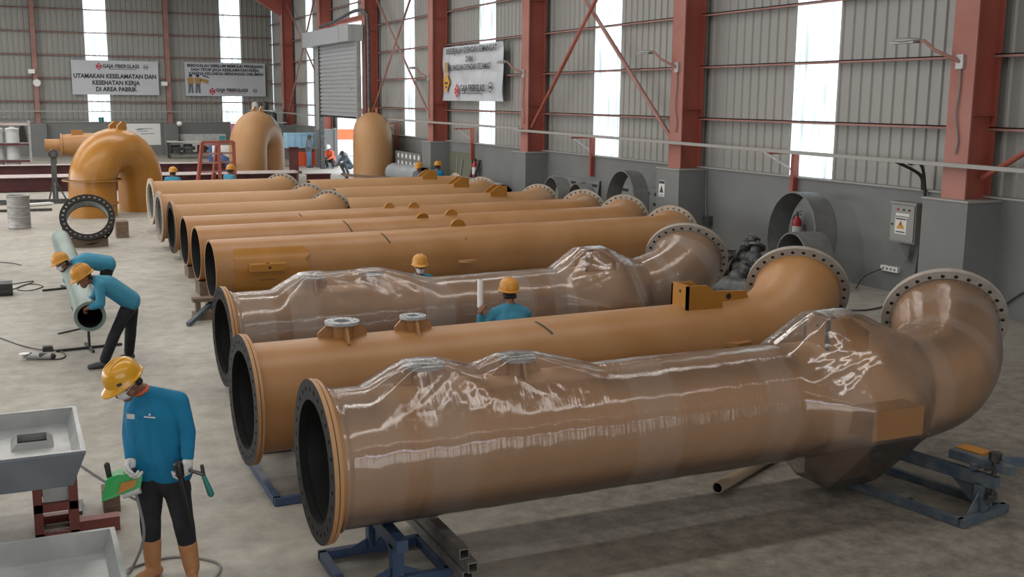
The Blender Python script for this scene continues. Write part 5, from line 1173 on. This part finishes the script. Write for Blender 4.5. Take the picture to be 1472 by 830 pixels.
def person(label, base, J, look, upv, opt):
    J = {k: Vector(v) for k, v in J.items()}; t = empty('person', base, label, 'person', opt.get('group')); g = opt.get
    vx = g('voxel', .016); hs = g('head_scale', 1.0)
    B3 = basis(look, upv); hc = J['head']
    def hp(x, y, z): return hc+B3@Vector((x, y, z))*hs
    body = MB()
    body.ball(hp(0, 0, .025), (.074*hs, .093*hs, .088*hs), B3); body.cone(hp(0, .025, -.03), .062*hs, hp(0, .05, -.075), .042*hs)
    body.cone(hp(-.03, .02, -.05), .04*hs, hp(.03, .02, -.05), .04*hs)
    body.cone(hp(0, .088, .01), .012*hs, hp(0, .112, -.022), .015*hs, 8)          # nose
    body.cone(hp(-.02, .085, -.055), .012*hs, hp(.02, .085, -.055), .012*hs, 8)   # lips
    for s in (-1, 1):
        body.ball(hp(s*.076, -.008, .0), (.010*hs, .022*hs, .032*hs), B3); body.ball(hp(s*.032, .078, .032), .02*hs)
    ch, pv, nk = J['chest'] if 'chest' in J else (J['shL']+J['shR'])/2+(J['pelvis']-J['neck'])*.12, J['pelvis'], J['neck']
    body.cone(hp(0, -.015, -.04), .055, nk, .056); body.cone(nk, .06, ch, .10); body.cone(ch, .12, pv, .11)
    for s in 'LR':
        body.cone(nk-Vector((0, 0, .03)), .04, J['sh'+s]-Vector((0, 0, .01)), .04); body.cone(J['sh'+s], .045, J['el'+s], .036); body.cone(J['el'+s], .036, J['wr'+s], .027)
        body.cone(pv, .09, J['hip'+s], .085); body.cone(J['hip'+s], .075, J['kn'+s], .05); body.cone(J['kn'+s], .05, J['an'+s], .035)
        if g('bare_hands', True):
            hd = J.get('h'+s) or J['wr'+s]+(J['wr'+s]-J['el'+s]).normalized()*.1
            hand_shape(body, J['wr'+s], hd, g('out'+s, (0, -1, 0)), g('th'+s, (0, 0, 1)), g('grip', True))
    blob(body, 'body', M['skin'], t, g('body_voxel', vx), 2)
    # shirt
    sm = M[g('shirt', 'shirt')]; side = (J['shL']-J['shR']); side.normalize(); w = g('girth', 1.0)
    sh = MB(); hem = pv+(pv-ch).normalized()*g('hem', .02)
    for s, k in (('L', 1), ('R', -1)):
        a = ch+side*k*.075*w; c = hem+side*k*.085*w
        sh.cone(a, .125*w, c, .126*w); sh.cone(nk+(ch-nk)*.35+side*k*.05, .085, J['sh'+s]-side*k*.02+(ch-nk)*.06, .072)
        sh.cone(a+(nk-ch)*.35, .10*w, J['sh'+s]-side*k*.03, .07); sh.cone(J['sh'+s], .073, J['el'+s], .06); sh.cone(J['el'+s], .06, J['wr'+s]+(J['el'+s]-J['wr'+s])*.1, .046)
    sh.cone(ch, .135*w, hem, .126*w); sh.cone(hem-side*.088*w, .126*w, hem+side*.088*w, .126*w)
    for k in ('shL', 'shR'): sh.cone(nk+(ch-nk)*.1, .068, J[k]+Vector((0, 0, .006)), .07)
    sh.cone(nk+(ch-nk)*.12, .068, ch, .12)
    blob(sh, 'shirt', sm, t, vx, g('shirt_smooth', 5))
    if g('collar'):
        c = MB(); c.tube([nk+(hc-nk).normalized()*.035+B3@Vector((.063*math.cos(a), .063*math.sin(a)+.005, .012*math.sin(a))) for a in [2*PI*i/20 for i in range(21)]], .012, 8); c.build('collar', M[g('collar')], t)
    # trousers
    tr = MB()
    hm = (J['hipL']+J['hipR'])/2; tr.cone(J['hipL'], .10*w, J['hipR'], .10*w); tr.cone(pv-(pv-hm)*.2, .10*w, hm, .11*w)
    for s in 'LR':
        cuff = J['kn'+s].lerp(J['an'+s], g('cuff', .93)); tr.cone(J['hip'+s], .097*w, J['kn'+s], .076); tr.cone(J['kn'+s], .08, cuff, .07)
        tr.cone(hm, .10*w, J['hip'+s].lerp(J['kn'+s], .3), .095*w)
    blob(tr, 'trousers', M[g('trousers', 'navy')], t, vx, 4)
    # footwear
    for s in 'LR':
        b = MB(); an = J['an'+s]; toe = J['toe'+s]; f = (toe-an); f.z = 0; L = max(f.length, .01); f.normalize()
        if g('boots'):
            b.cone(J['kn'+s].lerp(an, .45), .073, an, .06); b.cone(an-Vector((0, 0, .02)), .056, an-f*.035-Vector((0, 0, an.z-.045)), .045)
        q = Vector((0, 0, 1)); heel = Vector((an.x, an.y, .042))-f*.045
        b.cone(heel, .042, Vector((an.x, an.y, .045))+f*.10, .045); b.cone(Vector((an.x, an.y, .044))+f*.10, .046, Vector((an.x, an.y, .036))+f*max(.16, L-.035), .036); b.cone(an, .05, heel+f*.06, .044)
        if g('shoe_voxel', True): blob(b, 'boot' if g('boots') else 'shoe', M[g('shoe', 'shoe')], t, .012, 3)
    # hair, helmet, mask
    h = MB(); h.ball(hp(0, -.022, .03), (.079*hs, .085*hs, .088*hs), B3); h.cone(hp(-.05, -.062, -.02), .03*hs, hp(.05, -.062, -.02), .03*hs); h.build('hair', M[g('hair', 'hair')], t)
    if g('helmet'):
        b = MB(); tilt = B3@Matrix.Rotation(g('hat_tilt', .12), 3, 'X'); o = hp(0, .0, .052); prof = []
        N = 32; rs = []
        def pt(a, r, z, lift=0):
            c, s_ = math.cos(a), math.sin(a); brim = max(0, s_)**2*lift
            return o+tilt@(Vector(((r*.118)*c, (r*.142+brim)*s_, z-.02*max(0, s_)*(1 if lift else 0)))*hs)
        for r, z, l in ((.93, .0, 0), (1.10, -.006, .042), (1.11, .002, .042), (1.0, .012, .0), (.99, .05, 0), (.90, .095, 0), (.70, .128, 0), (.40, .146, 0), (.12, .152, 0)):
            rs.append([pt(2*PI*i/N, r, z, l) for i in range(N)])
        b.rings(rs, 0, False, True); o1 = b.build('helmet', M[g('helmet')], t, smooth=50)
        b = MB()
        for dx in (-.03, 0, .03):
            b.tube([o+tilt@(Vector((dx*1.0, -.135+.27*i/10, .012+.143*math.sin(math.acos(max(-1, min(1, (-.135+.27*i/10)/.142))))))*hs) for i in range(1, 10)], .006, 6)
        b.build('ridge', M[g('helmet')], o1)
        b = MB(); b.tube([o+tilt@(Vector((.122*math.cos(a), .145*math.sin(a), -.006))*hs) for a in [PI+PI*i/14 for i in range(15)]], .007*hs, 6); b.build('head_band', M['black'], o1)
        if g('badge'):
            b = MB(); b.box((-.105, .065, .03), (-.099, .09, .05), 0); q = MB(); q.prism([o+tilt@(Vector(p)*hs) for p in ((-.098, .075, .028), (-.080, .10, .028), (-.078, .10, .046), (-.096, .075, .046))], (tilt@Vector((-.008, .008, 0)))); q.build('badge', M['ink'], o1, smooth=0)
    if g('cap'):
        b = MB(); b.ball(hp(0, -.005, .05), (.085*hs, .1*hs, .075*hs), B3); b.prism([hp(-.06, .07, .045), hp(.06, .07, .045), hp(.05, .16, .035), hp(-.05, .16, .035)], B3@Vector((0, 0, .01))); b.build('cap', M[g('cap')], t)
    if g('mask'):
        b = MB(); rows = []
        for z, yy, ww in ((-.085, .085, .045), (-.05, .112, .062), (-.015, .118, .066), (.004, .104, .066)):
            rows.append([hp(ww*math.sin(a), yy-.075*(1-math.cos(a)), z) for a in [math.radians(-68+136*i/10) for i in range(11)]])
        vs = [p for r in rows for p in r]; b.add(vs, [(i*11+j, i*11+j+1, (i+1)*11+j+1, (i+1)*11+j) for i in range(3) for j in range(10)])
        o2 = b.build('face_mask', M['mask'], t, smooth=60); o2.modifiers.new('thickness', 'SOLIDIFY').thickness = .005
        b = MB()
        for s in (-1, 1): b.tube([hp(s*.064, .07, -.01), hp(s*.078, .03, .008), hp(s*.084, -.01, .015)], .003, 5)
        b.build('ear_loop', M['mask'], o2)
    if g('glasses'):
        b = MB(); vs = []
        rows = [[hp(.072*math.sin(a), .108-.075*(1-math.cos(a)), z) for a in [math.radians(-70+140*i/10) for i in range(11)]] for z in (.018, .052)]
        vs = rows[0]+rows[1]; b.add(vs, [(j, j+1, 12+j, 11+j) for j in range(10)]); o3 = b.build('goggles', M['lens'], t, smooth=60); o3.modifiers.new('thickness', 'SOLIDIFY').thickness = .004
        b = MB(); b.tube(rows[1], .004, 6); b.tube(rows[0], .003, 6)
        for s in (-1, 1): b.tube([hp(s*.068, .055, .04), hp(s*.08, -.01, .03)], .004, 6)
        b.build('goggle_frame', M['white_paint'], o3)
    if not g('glasses') and g('eyes', True):
        b = MB()
        for s in (-1, 1): b.ball(hp(s*.031, .086, .032), .0125*hs, None, 10, 6)
        b.build('eyes', M['paper'], t); b = MB()
        for s in (-1, 1): b.ball(hp(s*.031, .0945, .032), .006*hs, None, 8, 6)
        b.build('pupils', M['black'], t)
    return t, hp, B3

# standing worker in the left foreground
J1 = dict(head=(-.265, -.10, 1.565), neck=(-.150, .0, 1.475), chest=(-.075, .005, 1.27), pelvis=(-.045, .03, .90), shL=(.085, -.13, 1.405), elL=(.128, -.20, 1.185), wrL=(.112, -.26, 1.00), hL=(.095, -.29, .90),
          shR=(-.20, .13, 1.37), elR=(-.245, .12, 1.13), wrR=(-.255, .01, .965), hR=(-.275, -.03, .88), hipL=(.035, -.05, .83), knL=(.075, -.17, .48), anL=(.125, -.12, .11), toeL=(.105, -.33, .04),
          hipR=(-.115, .07, .83), knR=(-.14, .03, .46), anR=(-.135, .05, .11), toeR=(-.29, -.06, .04))
W1, hp1, B1 = person('standing worker in blue shirt, yellow helmet and tan rubber boots holding a green tool', (.90, 8.10, 0), J1, (-.72, -.42, -.50), (-.35, -.2, .8),
    dict(voxel=.014, body_voxel=.0075, shirt='shirt', boots=True, shoe='boot', cuff=.42, helmet='helmet', badge=True, collar='collar', mask=True, glasses=True, bare_hands=False, hem=.06, girth=1.14, hat_tilt=.05))
def glove(t, wr, tip, out, thumb, el):
    b = MB(); wr = Vector(wr); hand_shape(b, wr, tip, out, thumb, True, 1.22); blob(b, 'glove', M['glove'], t, .0055, 2)
    b = MB(); d = (Vector(el)-wr).normalized(); b.cone(wr-d*.005, .036, wr+d*.055, .041); b.build('glove_cuff', M['cuff'], t)
glove(W1, J1['wrL'], J1['hL'], (.75, -.5, .1), (-.5, -.8, 0), J1['elL']); glove(W1, J1['wrR'], J1['hR'], (-.7, .6, .1), (-.6, -.75, 0), J1['elR'])
b = MB(); b.box((-.033, -.003, -.008), (.033, .003, .008)); 
def chest_mark(name, mtl, x, z, w, h, W=None):
    pass
# print and name patch on the chest
F1 = Vector((-.62, -.78, 0)).normalized(); S1 = Vector((.78, -.62, 0))
def on_chest(s, z, push): return Vector((-.085, .0, 0))+S1*s+F1*push+Vector((0, 0, z))
b = MB(); c0 = on_chest(.07, 1.315, .152); b.prism([c0+S1*-.045, c0+S1*.045, c0+S1*.045+Vector((0, 0, .008)), c0+S1*-.045+Vector((0, 0, .008))], F1*.008); b.prism([c0+Vector((0, 0, .018))-S1*.008, c0+Vector((0, 0, .018))+S1*.008, c0+Vector((0, 0, .034))], F1*.008)
b.build('chest_print', M['paper'], W1, smooth=0)
b = MB(); c0 = on_chest(-.085, 1.295, .150); b.prism([c0-S1*.03, c0+S1*.03, c0+S1*.03+Vector((0, 0, .035)), c0-S1*.03+Vector((0, 0, .035))], F1*.01); b.build('name_patch', M['dirty_white'], W1, smooth=0)
# what he carries
hx = Vector((.90, 8.10, 0))
t = empty('cutting_tool', hx+Vector((-.31, -.06, .80)), 'green hand-held cutting tool hanging from the standing worker\'s gloved hand', 'power tool')
b = MB(); b.prism([(-.17, -.02, -.10), (.10, -.05, -.02), (.12, -.04, .07), (-.05, -.02, .09), (-.13, 0, .05)], (.02, .13, 0)); b.build('housing', M['green'], t, smooth=0)
b = MB(); b.prism([(-.06, -.03, -.05), (.06, -.055, .0), (.08, -.05, .05), (-.03, -.035, .03)], (-.002, -.012, 0)); b.build('guard_plate', M['amber_plate'], t, smooth=0)
b = MB(); b.cone((-.10, .05, .04), .018, (-.115, .05, .15), .021, 12); b.build('front_handle', M['black'], t)
b = MB(); b.tube([(.0, .03, .07), (.02, .03, .105), (.06, .03, .10), (.09, .03, .05)], .016, 10); b.build('grip', M['black'], t)
b = MB(); b.cyl((-.02, .0, -.075), (.1, -.03, -.04), .03, 14); b.build('motor_end', M['dirty_white'], t)
t = empty('rubber_baton', hx+Vector((.055, -.335, .95)), 'long black tool hanging from the standing worker\'s lowered glove along his thigh', 'tool')
b = MB(); b.cone((-.02, 0, .04), .035, (-.01, 0, -.03), .03, 14); b.build('head', M['black'], t); b = MB(); b.cone((-.01, 0, -.03), .022, (.06, .03, -.42), .02, 12); b.build('shaft', M['black'], t)
t = empty('scraper', hx+Vector((.18, -.33, .93)), 'small teal-handled tool held out beside the standing worker\'s hip', 'tool')
b = MB(); b.cone((-.06, .02, .0), .012, (.02, .0, -.03), .016, 10); b.cone((.02, 0, .03), .014, (.03, 0, -.05), .014, 10); b.build('neck', M['scrap'], t); b = MB(); b.cone((.03, 0, -.05), .016, (.075, 0, -.19), .024, 12); b.build('handle', M['teal'], t)

# two workers bending over the greenish pipe
J2 = dict(head=(-.235, -.05, 1.225), neck=(-.125, .0, 1.20), chest=(.06, .05, 1.10), pelvis=(.32, .10, .88), shL=(-.055, -.14, 1.13), elL=(-.06, -.22, .90), wrL=(-.19, -.20, .86), hL=(-.27, -.16, .84), shR=(-.02, .19, 1.13), elR=(-.10, .30, .90), wrR=(-.20, .26, .86), hR=(-.27, .24, .84),
          hipL=(.30, .02, .80), hipR=(.36, .2, .80), knL=(.10, -.05, .44), anL=(-.05, -.06, .09), toeL=(-.27, -.10, .04), knR=(.33, .22, .42), anR=(.30, .30, .09), toeR=(.12, .22, .04))
W2, _, _ = person('worker in black trousers bending over the near end of the greenish pipe', (.98, 15.2, 0), J2, (-.86, -.25, -.45), (-.45, -.1, .85), dict(voxel=.018, body_voxel=.011, shirt='shirt_faded', helmet='helmet_dull', hem=.03, mask=False, hat_tilt=.0, outL=(0, -.3, 1), outR=(0, .3, 1), thL=(0, 1, 0), thR=(0, -1, 0)))
J3 = dict(head=(-.40, -.1, .93), neck=(-.265, .0, .93), chest=(-.04, .05, .95), pelvis=(.27, .1, .88), shL=(-.185, -.16, .88), elL=(-.36, -.25, .70), wrL=(-.32, -.1, .60), hL=(-.25, -.03, .58), shR=(-.17, .19, .90), elR=(-.33, .32, .70), wrR=(-.30, .28, .60), hR=(-.22, .24, .58),
          hipL=(.27, .0, .80), hipR=(.31, .2, .80), knL=(.16, -.05, .44), anL=(.10, -.05, .09), toeL=(-.12, -.10, .04), knR=(.2, .25, .44), anR=(.12, .25, .09), toeR=(-.10, .2, .04))
W3, _, _ = person('masked worker in a blue shirt bending over the middle of the greenish pipe', (1.0, 18.7, 0), J3, (-.8, -.5, -.35), (-.4, 0, .8), dict(voxel=.02, body_voxel=.012, shirt='shirt_faded', helmet='helmet_dull', mask=True, hem=.03, outL=(-1, 0, .3), outR=(-1, 0, .3), thL=(0, 0, 1), thR=(0, 0, 1)))
# worker squatting between two pipes, facing the camera
J4 = dict(head=(0, -.05, 1.03), neck=(.01, .05, .90), chest=(.01, .10, .72), pelvis=(.02, .22, .36), shL=(.18, .05, .83), shR=(-.17, .05, .83), elL=(.24, -.12, .60), elR=(-.23, -.12, .60), wrL=(.12, -.30, .60), wrR=(-.10, -.30, .60), hipL=(.10, .2, .33), hipR=(-.08, .2, .33), knL=(.20, -.22, .50), knR=(-.18, -.22, .50), anL=(.17, .02, .09), anR=(-.14, .02, .09), toeL=(.2, -.2, .04), toeR=(-.18, -.2, .04))
person('masked worker facing the camera between the shelf-bracket pipe and a wrapped pipe', (5.42, 15.2, 0), {k: (v[0], v[1], v[2]+(.08 if v[2] > .3 and k[:2] != 'kn' and k[:3] != 'hip' else 0)) for k, v in J4.items()}, (-.2, -1, -.1), (0, 0, 1), dict(voxel=.02, body_voxel=.012, shirt='shirt_faded', helmet='helmet_dull', mask=True))
# worker seen from behind between the wrapped and the unwrapped pipe
J5 = dict(head=(.0, .03, 1.285), neck=(0, -.02, 1.16), chest=(0, -.03, .98), pelvis=(.0, -.12, .66), shL=(-.19, .02, 1.06), shR=(.20, -.02, 1.04), elL=(-.34, .08, .86), elR=(.26, .16, .80), wrL=(-.365, .05, 1.06), hL=(-.37, .05, 1.17), wrR=(.22, .4, .80), hipL=(-.1, -.12, .60), hipR=(.1, -.12, .60), knL=(-.14, .22, .42), knR=(.14, .2, .42), anL=(-.13, .0, .09), anR=(.13, .0, .09), toeL=(-.15, .22, .04), toeR=(.15, .22, .04))
W5, _, _ = person('worker seen from behind between the wrapped and the unwrapped pipes, holding up a film roll', (5.33, 11.7, 0), J5, (.15, 1, -.05), (0, 0, 1), dict(voxel=.016, body_voxel=.009, shirt='shirt_faded', helmet='helmet_dull', mask=True, outL=(-.9, .2, 0), thL=(.5, -.8, 0)))
t = empty('film_roll', (4.975, 11.78, 1.12), 'white roll of stretch film held upright by the worker seen from behind', 'film roll')
b = MB(); b.hollow((0, 0, .02), (0, 0, .36), .035, .02, 24); b.build('film', M['white_paint'], t, smooth=40); b = MB(); b.hollow((0, 0, -.06), (0, 0, .37), .02, .016, 18); b.build('core', M['cardboard'], t, smooth=40)
# four helmets beyond the last pipes
def standing(label, x, y, look, h=1.0, group=None, **o):
    f = Vector(look); f.z = 0; f.normalize(); s = Vector((f.y, -f.x, 0))     # s = the person's right
    P = lambda a, c, z: s*a*h+f*c*h+Vector((0, 0, z*h))
    J = dict(head=P(0, .08, 1.50), neck=P(0, .03, 1.38), chest=P(0, .02, 1.18), pelvis=P(0, 0, .90), shL=P(-.18, .02, 1.33), shR=P(.18, .02, 1.33), elL=P(-.24, .08, 1.05), elR=P(.24, .08, 1.05), wrL=P(-.18, .28, .98), wrR=P(.18, .28, .98), hipL=P(-.09, 0, .83), hipR=P(.09, 0, .83), knL=P(-.1, .04, .46), knR=P(.1, .03, .46), anL=P(-.11, 0, .09), anR=P(.11, 0, .09), toeL=P(-.12, .2, .04), toeR=P(.12, .2, .04))
    o.setdefault('voxel', .024); o.setdefault('body_voxel', .015); o['group'] = group
    return person(label, (x, y, 0), J, look, (0, 0, 1), o)
standing('far worker left of the red ladders, helmet and shoulders above the farthest short pipe', 4.12, 32.6, (.5, 1, -.2), .93, shirt='shirt_faded', helmet='helmet_dull')
standing('far worker in a blue shirt right of the first, in front of the resin-patched arch', 5.72, 32.6, (.9, .5, -.2), .96, shirt='shirt_faded', helmet='helmet_dull')
standing('far worker with an amber helmet behind the farthest lifting plates', 11.72, 32.7, (-.6, -.6, -.2), .95, shirt='grey_cloth', helmet='helmet_dull')
standing('far worker in a blue shirt in front of the olive sheet by the right wall', 12.35, 32.9, (.8, .6, -.25), .95, shirt='shirt', helmet='helmet_dull')
# people at the doorway
standing('man in a dark cap, grey shirt and blue jeans standing in the bright doorway', 13.95, 56.0, (.6, -.5, -.15), 1.03, shirt='grey_cloth', trousers='blue_jeans', cap='cable', helmet=None)
def squatting(label, x, y, look, **o):
    f = Vector(look); f.z = 0; f.normalize(); s = Vector((f.y, -f.x, 0)); P = lambda a, c, z: s*a+f*c+Vector((0, 0, z))
    J = dict(head=P(0, .22, 1.02), neck=P(0, .12, .92), chest=P(0, .02, .74), pelvis=P(0, -.2, .42), shL=P(-.19, .08, .84), shR=P(.19, .08, .84), elL=P(-.26, .25, .62), elR=P(.26, .25, .62), wrL=P(-.12, .45, .5), wrR=P(.12, .45, .5), hipL=P(-.1, -.18, .36), hipR=P(.1, -.18, .36), knL=P(-.2, .22, .52), knR=P(.2, .22, .52), anL=P(-.16, 0, .09), anR=P(.16, 0, .09), toeL=P(-.18, .2, .04), toeR=P(.18, .2, .04))
    o.setdefault('voxel', .024); o.setdefault('body_voxel', .015)
    return person(label, (x, y, 0), J, look, (0, 0, 1), o)
squatting('person in an orange top and white helmet squatting in the doorway', 14.85, 55.1, (-.6, -.7, -.3), shirt='orange_shirt', trousers='cable', helmet='white_paint')
squatting('grey-clothed person crouching at the left side of the end-on tan arch', 14.3, 50.2, (-1, -.3, -.3), shirt='grey_cloth', trousers='grey_cloth', cap='cable')
b = MB(); random.seed(5)
for k in range(9): b.ball((16.9+random.uniform(-.6, .6), 61.6+random.uniform(-.4, .4), .12+.2*random.random()*(k % 2)), (.28, .25, .2), None, 10, 7)
o = tag(blob(b, 'tarpaulin_heap', M['grey_cloth'], None, .04, 3), 'grey tarpaulin heap in the yard behind the squatting orange person', 'heap')

# ------------------------------------------------------------------ fit the lettering to the widths on the banners
bpy.context.view_layer.update()
dg = bpy.context.evaluated_depsgraph_get()
for o in [o for o in SC.objects if o.type == 'FONT']:
    me = bpy.data.meshes.new_from_object(o.evaluated_get(dg)); wd = o.get('_w'); nm = o.name.split('.')[0]
    if wd: 
        xs = [v.co.x for v in me.vertices]; k = wd/max(max(xs)-min(xs), 1e-3)
        for v in me.vertices: v.co.x *= k
    q = bpy.data.objects.new(nm, me); COL.objects.link(q); q.parent = o.parent; q.location = o.location; q.rotation_euler = o.rotation_euler
    if not me.materials: me.materials.append(M['ink'])
    bpy.data.objects.remove(o)
